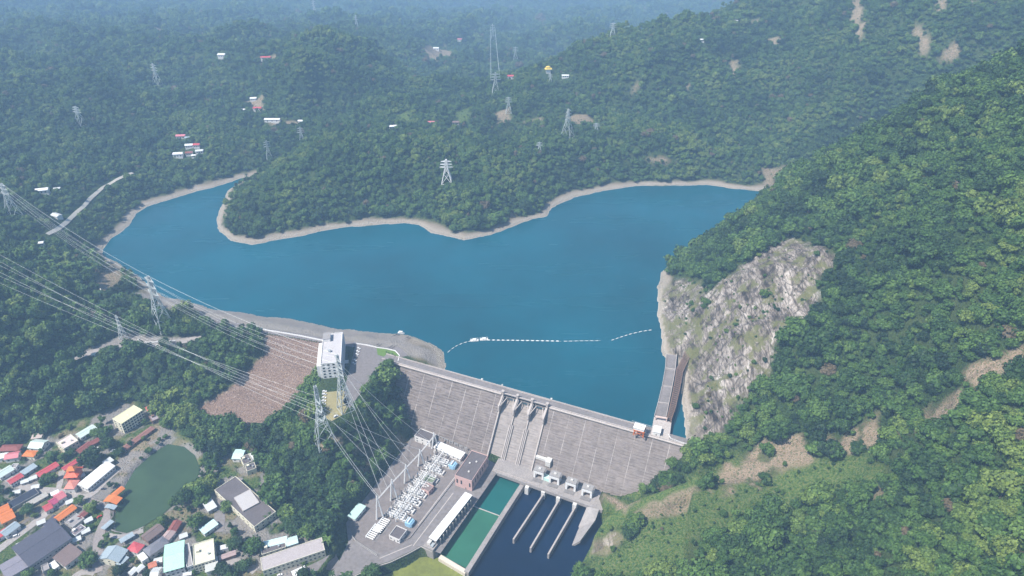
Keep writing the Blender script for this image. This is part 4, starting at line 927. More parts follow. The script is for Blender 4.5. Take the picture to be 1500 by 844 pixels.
TLs = [at(x, y, 7.5) for x, y in tl]; TRs = [at(x, y, 7.5) for x, y in tr_]; mb = MB()
for i in range(5):
    mb.beam(TLs[i], TLs[i+1], .6, .9); mb.beam(TRs[i], TRs[i+1], .6, .9)
mb.into(o).build('girder', BROWNS, o); mb = MB()
for i in range(5):
    n_ = 9
    for k in range(n_): mb.beam(TLs[i].lerp(TLs[i+1], k/n_)+Vector((0, 0, .3)), TRs[i].lerp(TRs[i+1], k/n_)+Vector((0, 0, .3)), .9, .35)
so_ = mb.into(o).build('sleepers', BROWNS, o)
for i in range(6): MB().tube(TLs[i]-Vector((0, 0, 20)), TLs[i], .5, 6).into(o).build('column', BROWNS, o); MB().tube(TRs[i]-Vector((0, 0, 20)), TRs[i], .5, 6).into(o).build('column', BROWNS, o)
MB().prism([tuple(p)[:2] for p in TLs]+[tuple(p)[:2] for p in TRs[::-1]], 4.5, 5.2).into(o).build('floor_plate', mat('brown_plate', (.15, .11, .10), .9, .3), o)
o = wobj('intake_apron', 'concrete apron joining the dam crest to the intake deck', 'apron', (970,630), 0)
MB().prism(wp([(958,611),(984,616),(980,645),(953,638)], 5.2), -14, 5.2).into(o).build('slab', PALE, o)
p = at(962, 634, 5.2); o = thing('gate_hut', 'white hut with flat roof on the apron by the orange crane', 'hut', p, DYAW+.1)
MB().box(-3.2, 3.2, -4, 4, 0, 4.2).build('wall', WHITE, o); MB().box(-3.6, 3.6, -4.4, 4.4, 4.2, 4.6).build('roof', WHITE, o); MB().box(-.6, .6, -4.06, -3.98, .0, 2.2).build('door', GREY, o)
p = at(968, 616, 5.2); o = thing('concrete_portal', 'pale pink concrete gate frame at the near end of the intake deck', 'frame', p, DYAW+.15)
for sx in (-1, 1): MB().box(sx*5-.5, sx*5+.5, -.8, .8, 0, 3.4).build('post', mat('pinkish_concrete', (.60, .46, .41), .85, .12), o)
MB().box(-5.5, 5.5, -.9, .9, 3.4, 4.2).build('beam', mat('pinkish_concrete', (.60, .46, .41)), o)
o = wobj('gantry_crane', 'orange legged gantry crane with white cab roof on the dam crest', 'gantry crane', (936,636), 5.06); o.rotation_euler = (0, 0, DYAW)
for sx in (-1, 1):
    for sy in (-1, 1): MB().beam((sx*4.6, sy*3.2, 0), (sx*4.0, sy*2.6, 6.0), .8).build('leg', ORANGE, o)
    MB().beam((sx*4.6, -3.2, .5), (sx*4.6, 3.2, .5), .7).build('sill_beam', ORANGE, o)
MB().box(-5.2, 5.2, -3.4, 3.4, 6.0, 6.8).build('bridge', ORANGE, o); MB().box(-5, 4.4, -3.2, 3.2, 6.8, 9.2).build('cab', WHITE, o)
MB().box(-5.4, 4.8, -3.6, 3.6, 9.2, 9.6).build('roof', WHITE, o); MB().box(-2, 1, -1, 1, 9.6, 10.5).build('motor', OFFW, o); MB().box(4.5, 6.0, -1.2, 1.2, 4.2, 6.6).build('operator_cab', OFFW, o)
for sx in (-1, 1): MB().beam((sx*4.4, -3, .6), (-sx*4.2, -2.7, 5.6), .35).build('brace', ORANGE, o)
# railings of the bridge at the right abutment
o = wobj('bridge_railing', 'white railing above the water channel at the cliff end of the crest', 'railing', (1000,645), 5)
P = [at(x, y, 6.6) for x, y in [(979,636),(983,642),(996,647),(1010,651),(1022,656)]]; mb = MB()
for i in range(4):
    MB().beam(P[i], P[i+1], .25).into(o).build('rail', WHITE, o); MB().beam(P[i]-Vector((0, 0, .8)), P[i+1]-Vector((0, 0, .8)), .2).into(o).build('rail', WHITE, o)
    for k in range(5): q = P[i].lerp(P[i+1], k/5); MB().beam(q-Vector((0, 0, 1.7)), q, .3).into(o).build('post', WHITE, o)
o = wobj('crest_walkway', 'narrow dark walkway with railing along the upstream crest beside the crane', 'walkway', (900,620), 5); o.rotation_euler = (0, 0, DYAW)
P0, P1 = DL-62, DL-34; x0 = dloc(o.location)[0]; y0 = dloc(o.location)[1]
MB().box(P0-x0, P1-x0, 9.3-y0, 11.0-y0, -.6, -.2).build('deck', DARKC, o)
for k in range(9): MB().box(P0-x0+k*3.4, P0-x0+k*3.4+.15, 10.8-y0, 11-y0, -.2, 1.1).build('post', OFFW, o)
MB().box(P0-x0, P1-x0, 10.8-y0, 11-y0, 1.1, 1.25).build('rail', OFFW, o)

# ------------------------------------------------------------------ lattice towers and lines
TW_M = mat('tower_steel', (.52, .56, .56), .55, .12, .5, metal=.2)
RIDX = 0
def tower(name, label, base, top, wb, arms, yaw, th=.34, z=None, wt=.12, group=None, m=None, hscale=None):
    b = hit(*base) if z is None else at(*base, z); h = 20.0
    for hh in np.arange(8, 130, .5):
        if topix(b.x, b.y, b.z+hh)[1] <= top[1]: h = float(hh); break
    m = m or TW_M
    o = thing(name, label, 'lattice tower', (b.x, b.y, b.z), yaw, group); kn = .62*h
    def wd(zz): return (wb*(1-zz/kn)+wb*wt*2.2*(zz/kn)) if zz < kn else wb*wt*(2.2-1.2*(zz-kn)/(h-kn))
    lv = [0]
    while lv[-1] < h-1: lv.append(min(h, lv[-1]+max(wd(lv[-1])*.95, 2.2)))
    for sx in (-1, 1):
        for sy in (-1, 1):
            mb = MB()
            for a_, c_ in zip(lv, lv[1:]): mb.beam((sx*wd(a_)/2, sy*wd(a_)/2, a_-(.8 if a_ == 0 else 0)), (sx*wd(c_)/2, sy*wd(c_)/2, c_), th)
            mb.build('leg', m, o)
    mb = MB()
    for k, (a_, c_) in enumerate(zip(lv, lv[1:])):
        A_, C_ = wd(a_)/2, wd(c_)/2
        for (x1, y1, x2, y2) in ((-1,-1,1,-1),(1,-1,1,1),(1,1,-1,1),(-1,1,-1,-1)):
            mb.beam((x1*A_, y1*A_, a_), (x2*C_, y2*C_, c_), th*.6); mb.beam((x2*A_, y2*A_, a_), (x1*C_, y1*C_, c_), th*.6)
            if k % 2 == 0: mb.beam((x1*A_, y1*A_, a_), (x2*A_, y2*A_, a_), th*.6)
    mb.build('bracing', m, o); att = []
    for fz, half in arms:
        zz = fz*h; w_ = wd(zz)/2
        for s_ in (-1, 1):
            mb = MB(); tip = Vector((s_*half, 0, zz+.3))
            for sy in (-1, 1): mb.beam((s_*w_, sy*w_, zz), tip, th*.75); mb.beam((s_*w_, sy*w_, zz+h*.035), tip, th*.6)
            for k in (1, 2): q = k/3; mb.beam(Vector((s_*w_, -w_, zz)).lerp(tip, q), Vector((s_*w_, w_, zz)).lerp(tip, q), th*.5)
            ao = mb.build('crossarm', m, o)
            i_ = MB().tube(tip, tip-Vector((0, 0, max(1.5, h*.035))), .22, 6).build('insulator', INSUL, ao)
            c, s2 = math.cos(yaw), math.sin(yaw); q = tip-Vector((0, 0, max(1.5, h*.035))); att.append(Vector((b.x+q.x*c-q.y*s2, b.y+q.x*s2+q.y*c, b.z+q.z)))
    return o, att, Vector((b.x, b.y, b.z+h))
def wire(a, b, sag, label, group, r=.16, m=None):
    o_ = thing('power_line', label, 'power line', a, 0, group); n_ = 22; a, b = Vector(a), Vector(b)
    pts = [a.lerp(b, k/n_)-Vector((0, 0, sag*4*(k/n_)*(1-k/n_)))-a for k in range(n_+1)]
    o_.name = 'power_line'
    MB().path(pts, r, 4).build('conductor', m or WIRE, o_); return o_
WIRE = mat('bright_conductor', (.62, .64, .64), .45, .05, 1, metal=.2)
A6 = [(.66, 8.5), (.78, 7.5), (.90, 6.5)]
T1, a1, t1 = tower('lattice_tower', 'tall white lattice tower with wide arms on the knoll beside the reservoir bank', (241,481), (216,404), 17, [(.68, 11), (.80, 10), (.92, 9)], R(-38), .7)
T2, a2, t2 = tower('lattice_tower', 'short slim white lattice tower standing on the hill road', (182,497), (166,462), 7, [(.62, 3.4), (.78, 3.0), (.92, 2.6)], R(-30), .42)
T3, a3, t3 = tower('lattice_tower', 'pale lattice tower above the dark wood, nearest the edge of the far road', (22,318), (2,268), 15, [(.70, 9), (.82, 8), (.93, 7)], R(-30), .5)
T20, a20, t20 = tower('lattice_tower', 'broad steel lattice tower on bare earth below the office building', (478,652), (466,566), 17, [(.50, 9), (.64, 8.5), (.78, 8)], R(-62), .62)
T21, a21, t21 = tower('lattice_tower', 'steel lattice tower in front of the white office wall', (507,600), (487,520), 13, [(.68, 8), (.80, 7.5), (.92, 7)], R(-55), .6)
FAR = [((655,268),(654,234),'white lattice tower on the forested peninsula', 15, R(0)), ((443,210),(440,186),'thin leaning lattice tower on the crest of the peninsula, farther from its tip', 9, R(10)), ((395,233),(391,206),'thin lattice tower on the peninsula shoulder above the narrow lake arm', 9, R(20)),
 ((232,126),(226,93),'grey lattice tower on the hazy hillside, higher of the two beyond the far road', 14, R(-20)), ((119,183),(112,155),'grey lattice tower on the hazy hillside, lower of the two beyond the far road', 14, R(-20)),
 ((726,140),(725,106),'many armed lattice tower in the valley centre below a hazier one', 15, R(5)), ((722,63),(721,35),'hazy lattice tower in the distant valley above the many armed one', 13, R(5)), ((831,201),(829,160),'grey lattice tower standing on reddish cleared ground', 18, R(60)),
 ((745,167),(744,142),'small lattice tower beside a reddish clearing', 10, R(0)), ((790,225),(790,208),'small pale lattice tower on the wooded shore slope', 8, R(0)), ((873,195),(872,180),'small pale lattice tower at the edge of the reddish cleared ground', 9, R(0)),
 ((806,123),(806,108),'small white mast tower below the yellow roofed pavilion', 7, R(0)), ((897,56),(896,33),'faint slim lattice tower near the far haze', 12, R(0)), ((462,26),(461,0),'faint lattice tower near the hazy skyline ridge', 14, R(0)), ((523,43),(521,22),'faint slim lattice tower on the hazy slope', 10, R(0)), ((755,88),(754,68),'faint lattice tower on the slope behind the many armed one', 12, R(0))]
FT = {}
for b_, t_, lab, wb, yw in FAR:
    FT[b_] = tower('lattice_tower', lab, b_, t_, wb, [(.66, wb*.62), (.78, wb*.56), (.90, wb*.5)], yw, .85 if b_ == (655,268) else (.5 if wb > 9 else .42), m=WHITE if b_ == (655,268) else None)
# lines
for k in range(6):
    a_ = at(-60, 340+k*9.5, 105-k*5); wire(a_, a20[k], 8, 'white power line crossing the dark wood to the tower on bare earth', 'lines from the wood to the tower on bare earth', .075)
for k in range(6): wire(a3[k], a1[k], 10, 'thin power line from the tower above the dark wood to the knoll tower', 'lines from the wood tower to the knoll tower', .06)
wire(t3, t1, 7, 'thin earth wire joining the tops of the wood tower and the knoll tower', 'earth wire to the knoll tower', .12)
for k in range(6): wire(a1[k], a21[k], 9, 'white power line from the knoll tower over the embankment to the office tower', 'lines from the knoll tower to the office tower', .075)
wire(t1, t21, 6, 'thin earth wire joining the tops of the knoll tower and office tower', 'earth wire to the office tower', .12)
for k in range(6):
    i = k*4//6; q = GBEAM[i].lerp(GBEAM[i+1], .3+.4*(k % 2)); wire(a21[k], q, 5, 'power line coming down over the ridge from office tower to switchyard gantry', 'lines from the office tower to the gantry', .12)
for k in range(6):
    i = min(3, k*4//6); q = GTOP[i] if k % 2 else GBEAM[i].lerp(GBEAM[i+1], .15); wire(a20[k], q, 4, 'power line coming down from the bare earth tower to the switchyard gantry', 'lines from the bare earth tower to the gantry', .12)
ta = FT[(726,140)][1]; tb = FT[(722,63)][1]
for k in range(6): wire(ta[k], tb[k], 6, 'faint power line between the two stacked towers in the valley centre', 'lines between the valley towers', .14)
for k in range(6): wire(a3[k]+Vector((0, 0, 0)), at(-200, 190+k*8, 160), 8, 'power line leaving the wood tower up the hill', 'lines leaving the wood tower', .09)
# ------------------------------------------------------------------ village
ZV = -36.0
RED = mat('red_sheet_roof', (.52, .085, .10), .6, .18, .3, ('X', 1.1)); PINKR = mat('pink_sheet_roof', (.60, .19, .22), .6, .15, .3, ('X', 1.1)); MAROON = mat('maroon_roof', (.26, .085, .075), .8, .25, .3, ('X', 1.1))
ORNG = mat('orange_tile_roof', (.66, .20, .055), .75, .2, .4, ('X', 1.3)); REDOR = mat('bright_vermilion_roof', (.75, .13, .06), .6, .15, .4, ('X', 1.3)); SLATE = mat('slate_blue_roof', (.085, .085, .115), .8, .12, .12, ('X', .8))
BLUEG = mat('blue_grey_sheet_roof', (.34, .41, .46), .6, .12, .3, ('X', 1.1)); PGREEN = mat('pale_green_roof', (.58, .68, .64), .6, .1, .3, ('X', 1.1)); MINT = mat('mint_sheet_roof', (.46, .78, .62), .55, .10, .15, ('X', .9)); BROWNR = mat('brown_sheet_roof', (.20, .145, .135), .8, .2, .2, ('X', .9))
LAV = mat('lavender_grey_roof', (.24, .225, .27), .8, .15, .2, ('X', .8)); YELR = mat('yellowish_roof', (.66, .66, .40), .8, .1, .25); NETD = mat('black_net', (.03, .035, .055), .9, .3, .3); DGR = mat('grey_flat_roof', (.30, .28, .28), .95, .25, .2)
B = lambda label, A_, B_, D_, h, roof, w, r, **k: building(k.pop('name', 'village_house'), label, A_, B_, D_, h, k.pop('zg', ZV), roof, w, r, k.pop('cat', 'house'), **k)
B('grey white sheet roofed house with a paler annex at the village edge under the wood', (41,656), (60,657.5), (47,643.5), 5, 'gable', WRENDER, PGREEN)
B('low tan roofed annex behind the grey white roofed house', (46,643), (60,641), (48,636.5), 4, 'mono', CREAM, mat('tan_roof', (.48, .40, .36), .8), rise=.5)
B('cream flat roofed villa with dark roof boxes and a big cream front', (93.8,658.4), (115,646), (82.4,648.4), 8, 'flat', CREAM, mat('pale_pink_roof', (.62, .52, .49), .9, .15), win=(4, 3, 2))
B('long pale green roofed hall nearest the yellow apartment block', (118,641.5), (141.4,627.5), (112,636), 5, 'gable', WRENDER, PGREEN, rise=1.2)
B('dark maroon roofed house at the picture edge under the wood', (-2,661), (27,660), (3,652.5), 5, 'hip', BRICK, MAROON)
B('pink red roofed house beside the orange hip roof', (6.4,673), (25.6,670), (11,664), 5, 'gable', WRENDER, PINKR)
B('small white roofed house behind the pink red roof at the picture edge', (-4,672), (8.5,670), (-1,665), 5, 'gable', WRENDER, ROOFW)
B('small house with a bright orange hip roof on the upper lane', (32.7,668), (49,669), (37,660), 4.5, 'hip', CREAM, ORNG)
B('long pale green roofed house beside the red roof at the lane bend', (0,700), (20,688), (-3,692), 4.5, 'gable', WRENDER, PGREEN)
B('small white box house with a flat roof above the lane bend', (15,686), (23.5,686), (15,680), 5, 'flat', WRENDER, DGR)
B('red roofed two storey house with white front at the lane bend', (15.6,709), (34,698), (10,705), 5.5, 'gable', WRENDER, RED, win=(5, 2, 2))
B('long low blue grey roofed shed between two red roofs', (35.5,695.5), (54,683.5), (30.5,692), 3.5, 'mono', GRENDER, BLUEG, rise=.6)
B('long low crimson roof along the grassy knoll', (58,698.5), (86,682), (54,693), 4, 'gable', WRENDER, RED, rise=1.2)
B('thin crimson roofed row climbing behind the vermilion temple', (94.5,689), (121,672.6), (92.5,684.5), 4, 'gable', CREAM, RED, rise=.9)
B('brown tiled row of small houses behind the thin crimson roof', (118,664), (136,651), (114,658), 4, 'gable', BRICK, MAROON)
B('narrow white roofed shed beside the brown tiled row', (131,669), (143,655.5), (128.5,667), 3.5, 'mono', WRENDER, ROOFW, rise=.4)
B('red tiled house at the top of the brown row under trees', (130,654), (146,646), (128,649), 4, 'gable', BRICK, MAROON)
t = B('vermilion temple with a double tiered roof at the village crossroads', (96,699), (112,698), (96,687), 9, 'hip', mat('temple_red_wall', (.55, .16, .11), .8), REDOR, cat='temple', name='village_temple', rise=4, over=1.4)
MB().box(-2.6, 2.6, -2.2, 2.2, 10, 14).build('upper_storey', mat('temple_red_wall', (.55, .16, .11)), t)
MB().add([(-4,-3.4,14),(4,-3.4,14),(4,3.4,14),(-4,3.4,14),(-1.5,0,17),(1.5,0,17)], [(0,3,2,1),(0,1,5,4),(2,3,4,5),(1,2,5),(3,0,4)]).build('upper_roof', ORNG, t)
B('pinkish temple hall with a salmon roof below the vermilion temple', (94.5,716), (108,716), (95,704), 6, 'hip', WRENDER, mat('salmon_roof', (.66, .25, .20), .7, .15, .4, ('X', 1.3)), cat='temple', name='temple_hall', rise=2.5)
B('long white roofed market hall beside the pond', (128,716), (167.7,683), (112.5,711), 5.5, 'gable', WRENDER, ROOFW, win=(10, 3, 1), name='market_hall', cat='market hall', rise=1.6)
B('grey roofed end block at the upper end of the white market hall', (156,681), (166,674.5), (153,676), 5, 'mono', GRENDER, ROOFP, rise=.5)
B('pink roofed house with ribbed sheet at the top of the terrace row', (85.3,733.5), (96.7,726.5), (77.5,727), 5, 'gable', WRENDER, PINKR)
B('magenta roofed house in the middle of the terrace row', (76,740.5), (84.5,735.5), (70,734.5), 5, 'gable', WRENDER, mat('magenta_roof', (.45, .075, .16), .6, .15, .3, ('X', 1.1)))
B('crimson roofed house at the lower end of the terrace row', (67,749), (77,743.5), (60.5,743.5), 5, 'gable', WRENDER, RED)
B('small white roofed house above the terrace row', (76,726), (86,721.5), (74,723.5), 5, 'mono', WRENDER, ROOFW, rise=.5)
B('black net canopy stretched beside the lane', (17,744.5), (57,722), (13,735), 4, 'flat', GRENDER, NETD, parapet=0, name='net_canopy', cat='canopy', win=(0, 0, 0))
B('long low grey lean-to roofs above the terrace row', (37,745), (70,726), (33,741), 3, 'mono', GRENDER, mat('patched_roof', (.38, .36, .33), .9, .35, .5), rise=.4)
B('big dark slate roofed factory hall with a wide sloping roof', (42.6,829.5), (104.3,788.5), (12,806), 7.5, 'gable', GRENDER, SLATE, win=(14, 5, 1), name='factory_hall', cat='factory hall', rise=2.2)
B('low slate lean-to under the eave of the big factory hall', (73,772), (87,757), (67,768), 4, 'mono', GRENDER, SLATE, rise=.4)
B('long orange tiled station house beside the railway lane', (86.7,763), (111.7,744.5), (79.4,758.5), 4.5, 'gable', CREAM, ORNG, win=(7, 2, 1))
B('brown sheet roofed hall, half nearer the slate factory hall', (86.7,823), (111,802.5), (76.4,820), 5.5, 'mono', GRENDER, BROWNR, rise=.8)
B('brown sheet roofed hall, half nearer the big round tree', (95.5,829.5), (120.5,810), (86.7,823.5), 5, 'mono', WRENDER, BROWNR, rise=.8)
B('lavender grey roofed hall at the lower picture edge', (10,848), (41,830), (-6,832), 6, 'gable', GRENDER, LAV, rise=1.3)
B('grey flat roofed shop row between factory hall and pond lane', (107,773), (124,760), (94,765), 4, 'flat', GRENDER, DGR)
B('small shop with dark roof and white awnings beside the pond lane', (110,785), (126,773), (104,779), 4, 'flat', WRENDER, mat('plum_roof', (.19, .16, .18), .9), parapet=.3)
B('maroon roofed kiosk behind the pond lane trees', (120,759), (128,752), (117,754), 4, 'gable', BRICK, MAROON)
t = B('orange roofed shrine hall with white gables at the picture edge', (3,767), (22,757.5), (-2,755), 6, 'gable', mat('ochre_wall', (.55, .33, .16), .8), ORNG, cat='temple', name='shrine_hall', rise=2.5)
B('second orange tiled roof of the shrine behind the first', (-4,754), (14,745.5), (-8,747), 5, 'gable', WRENDER, ORNG, cat='temple', name='shrine_hall')
B('grey roofed shed in front of the orange shrine', (8,785.5), (29,770), (4,777), 4.5, 'gable', WRENDER, BLUEG)
B('low crimson roofed shed at the picture edge under the shrine', (-6,791), (12,780), (-8,784), 4, 'mono', WRENDER, RED, rise=.4)
B('tiny white shed between factory hall and brown hall', (78,835), (87,829), (72,826), 3.5, 'flat', WRENDER, ROOFW, parapet=.2)
B('small concrete box house with walled roof below the factory hall', (63,838.5), (73,833.5), (55,832.5), 5, 'flat', GRENDER, DGR)
B('pale blue gabled house with a cream front by the big round tree', (173.4,823.5), (186.6,806), (149.5,812), 6.5, 'gable', CREAM, BLUEG, win=(3, 3, 2))
B('low grey blue wing beside the pale blue gabled house', (176,829), (188,817), (173.5,824), 4.5, 'mono', GRENDER, BLUEG, rise=.4)
B('long grey canopy roof on the plaza by the pond', (178,795), (196,784.5), (174,791), 4, 'open', STEEL, BLUEG, name='plaza_canopy', cat='canopy', rise=.6)
B('square bright red roofed house by the plaza', (201,810), (211,799), (190,801), 5, 'hip', WRENDER, RED, rise=1.6)
B('long brown roofed house along the pond plaza', (216.4,793), (240,775), (206,786), 4.5, 'gable', BRICK, BROWNR, win=(6, 2, 1))
B('slate grey hipped house between brown roof and mint roof', (219,814.5), (247,795), (210,806), 5.5, 'hip', GRENDER, mat('slate_grey_roof', (.19, .19, .22), .8, .15, .2, ('X', .9)), rise=2.6)
B('white box annex with small windows below the slate hipped house', (208,823), (217,817), (201,814), 5, 'flat', WRENDER, ROOFW, parapet=.3)
B('maroon roofed cottage under the pond trees', (257.6,777.5), (265.6,764.5), (248,774), 4.5, 'gable', BRICK, MAROON)
B('pinkish low house between brown roof and maroon cottage', (247,791), (257,779), (240,784), 4, 'gable', WRENDER, mat('dusty_pink_roof', (.40, .30, .29), .85, .2))
B('big mint green roofed hall with a white front', (241,838), (269,830), (240,800), 11, 'gable', WRENDER, MINT, win=(4, 6, 3), name='mint_hall', cat='hall', rise=2.0)
B('narrow grey roofed block beside the mint green hall', (274,832), (283,828.5), (273,797.5), 9, 'flat', WRENDER, DGR, win=(2, 5, 2))
B('cream flat roofed block with a dark skylight beside the mint hall', (284,829.5), (315,820), (284,798), 9, 'flat', CREAM, mat('cream_roof', (.60, .59, .47), .9, .15, .3), win=(6, 5, 3))
B('lower pale grey wing at the end of the cream block', (302,838), (319,832.5), (301.5,822), 6, 'mono', CREAM, mat('pale_grey_roof', (.50, .51, .48), .8, .12), rise=.6)
B('small brick red roofed house beside the mint hall front', (218.5,832.5), (229,828.5), (217.5,826), 5, 'gable', WRENDER, mat('terracotta_roof', (.50, .17, .10), .8, .2))
B('pale grey roofed house below the brick red roof', (219,851), (229.5,850), (218.5,833), 6, 'gable', WRENDER, ROOFP)
B('pale cyan roofed slim shed under dark trees', (299.5,782), (319,768), (296,774), 4.5, 'mono', WRENDER, mat('cyan_sheet_roof', (.56, .76, .76), .6, .1, .3, ('X', 1)), rise=.5)
B('small grey roofed hut with a dark front at the yard of the long grey building', (305,749), (317,742.5), (300,735.5), 4.5, 'mono', GRENDER, ROOFP, rise=.4)
t = B('four storey yellow roofed apartment block with balconies above the pond', (177.7,621.5), (209,601), (163.5,614.5), 13, 'flat', CREAM, YELR, win=(8, 2, 4, 2.0, 1.7), name='apartment_block', cat='apartment block', parapet=.4)
dim = t.children[0].dimensions; hx, hy = dim.x/2, dim.y/2
for k in range(4): MB().box(-hx+.4, hx-.4, -hy-1.5, -hy-.02, 3.25*k+2.9, 3.25*k+3.9).build('balcony', WRENDER, t)
B('small red capped house beside the apartment block', (218,603.5), (225.5,600), (212,597.5), 6, 'hip', WRENDER, RED)
B('walled grey roof terrace house beyond the apartment block', (223,618), (243,609), (216,611), 4, 'flat', BRICK, mat('mauve_roof', (.32, .28, .30), .9, .15))
B('long rust brown roof along the pond bank below the apartments', (181,661), (226,628), (177,657), 3.5, 'gable', BRICK, mat('rust_roof', (.26, .13, .11), .9, .25, .3), rise=.8)
# buildings at the wood's edge
B('long dark flat roofed building with a pale patch between wood and yard', (372.5,772.5), (404,750), (343.5,699.5), 7, 'flat', CREAM, ROOFD, win=(4, 9, 2), name='long_block', cat='building', parapet=.7)
t = B('pale concrete roof slab laid on the long dark flat roof', (356,749), (380,736), (350.8,725), 8.4, 'flat', PALE, mat('slab_grey', (.46, .44, .44), .9, .1), name='roof_slab_house', cat='roof slab', parapet=.2, win=(0, 0, 0), sink=-6.9)
B('small dark roofed annex next to the long dark flat roofed building', (361.7,691), (375.5,686), (357,683), 5.5, 'flat', CREAM, ROOFD, parapet=.6)
B('dark roofed annex at the far end of the long dark roofed building', (357,681.5), (370,676), (353,670), 5.5, 'flat', CREAM, ROOFD, parapet=.6)
B('cyan sheet roofed shed under trees past the dark roofed annexes', (340,672), (354,672), (347,659), 4.5, 'gable', WRENDER, mat('cyan_sheet_roof', (.56, .76, .76)), rise=1)
B('small white sheet roof beside the dark roofed annexes', (366,676), (377,672), (364,666.5), 4.5, 'mono', WRENDER, ROOFW, rise=.4)
B('long grey pink flat roofed building with a cream front under the wood', (384.6,837), (476,806), (383.4,817), 8, 'flat', CREAM, mat('worn_pink_roof', (.40, .36, .36), .9, .14, .12), win=(14, 3, 2), name='long_block', cat='building', parapet=.5)
B('dark lower roof behind the long grey pink roof', (383.5,813), (419,801.5), (383,802), 6.5, 'flat', CREAM, ROOFD, parapet=.5)
B('pale cyan roof strip behind the long grey pink building', (383,803), (420,794), (382,796), 6.5, 'mono', WRENDER, mat('cyan_sheet_roof', (.56, .76, .76)), rise=.5)
B('pale cyan gabled roof beside the wood behind the grey pink building', (420,800), (436,795), (419,790), 6, 'gable', WRENDER, mat('cyan_sheet_roof', (.56, .76, .76)), rise=1)
B('small white roofed porch in front of the long grey pink building', (431,846), (449,838), (428,838), 4, 'mono', WRENDER, ROOFW, rise=.3)
B('small white house with a flat roof below the cream block', (322,806), (334,803), (321,800), 4, 'flat', WRENDER, ROOFW, parapet=.3)
B('long low brown roofed shed by the lower lane', (322,820), (345,812), (320,815), 3.5, 'gable', BRICK, mat('dusty_pink_roof', (.40, .30, .29)), rise=.6)
SHD = None
for px, py, yw in ((38,708,.5),(26,724,.4),(50,703,.6),(104,738,.6),(131,765,.7),(127,781,.7),(114,793,.6),(62,768,.6),(32,800,.6),(196,840,1.1),(206,836,1.1),(233,824,.3),(234,840,.3),(270,788,.5),(276,842,.2),(54,716,.3),(120,700,.8),(148,700,.8)):
    p = at(px, py, ZV); g_ = float(ground(p.x, p.y)); q = (p.x, p.y, g_)
    if SHD is None:
        SHD = thing('garden_shed', 'small grey sheet roofed shed squeezed between the village houses', 'shed', q, yw, 'small grey sheds of the village')
        MB().box(-3, 3, -2.2, 2.2, -1, 2.8).build('wall', GRENDER, SHD); MB().extr([(0, 3.6), (2.7, 2.6), (2.7, 2.85), (0, 3.85), (-2.7, 2.85), (-2.7, 2.6)], -3.4, 3.4).build('roof', ROOFP, SHD); MB().box(-.5, .5, -2.26, -2.18, 0, 2).build('door', DARKC, SHD)
    else: c_ = copy_tree(SHD); c_.location = q; c_.rotation_euler = (0, 0, yw)
    FOOT.append([(p.x+dx, p.y+dy) for dx, dy in ((-4,-4),(4,-4),(4,4),(-4,4))])
# pond pavilions and jetties
B('narrow orange roofed jetty pavilion reaching into the pond', (169,726.5), (182,716), (164.5,723), 4.5, 'open', BRICK, ORNG, name='pond_pavilion', cat='pavilion', rise=1.2)
B('square orange roofed pavilion on the pond edge', (170.6,738.5), (178.4,730), (157,729), 4.5, 'open', BRICK, ORNG, name='pond_pavilion', cat='pavilion', rise=1.8)
B('small grey roofed pavilion below the square orange one', (167,746), (171,741.5), (156,741), 3.5, 'open', BRICK, BLUEG, name='pond_pavilion', cat='pavilion', rise=.6)
B('slim grey roofed boardwalk at the pond end', (153,775.5), (166,764.5), (149.5,772.5), 3.2, 'open', BRICK, BLUEG, name='pond_boardwalk', cat='boardwalk', rise=.3)
# far farmhouses on the valley sides
def farm(label, px, py, w, l, h, wm, rm, yaw, cat='house', name='farm_house'):
    w, l = w*.8, l*.8; b = hit(px, py); o = thing(name, label, cat, (b.x, b.y, b.z), yaw)
    MB().extr([(-w/2, -3), (w/2, -3), (w/2, h), (0, h+w*.18), (-w/2, h)], -l/2, l/2).build('wall', wm, o); k = .36
    MB().extr([(0, h+w*.18+.05), (w/2+.6, h-.17), (w/2+.6, h+.15), (0, h+w*.18+.4), (-w/2-.6, h+.15), (-w/2-.6, h-.17)], -l/2-.6, l/2+.6).build('roof', rm, o)
    for i in range(3): link('window', win_mesh(1.8, 1.5), o).location = (-l*.3+i*l*.3, -w/2, h*.5); 
    for ch in o.children:
        if ch.name.startswith('window'): ch.rotation_euler = (0, 0, math.pi)
    NOTREE.append([(b.x+dx, b.y+dy) for dx, dy in ((-l*.6,-l*.75),(l*.6,-l*.75),(l*.6,w*.9),(-l*.6,w*.9))]); return o
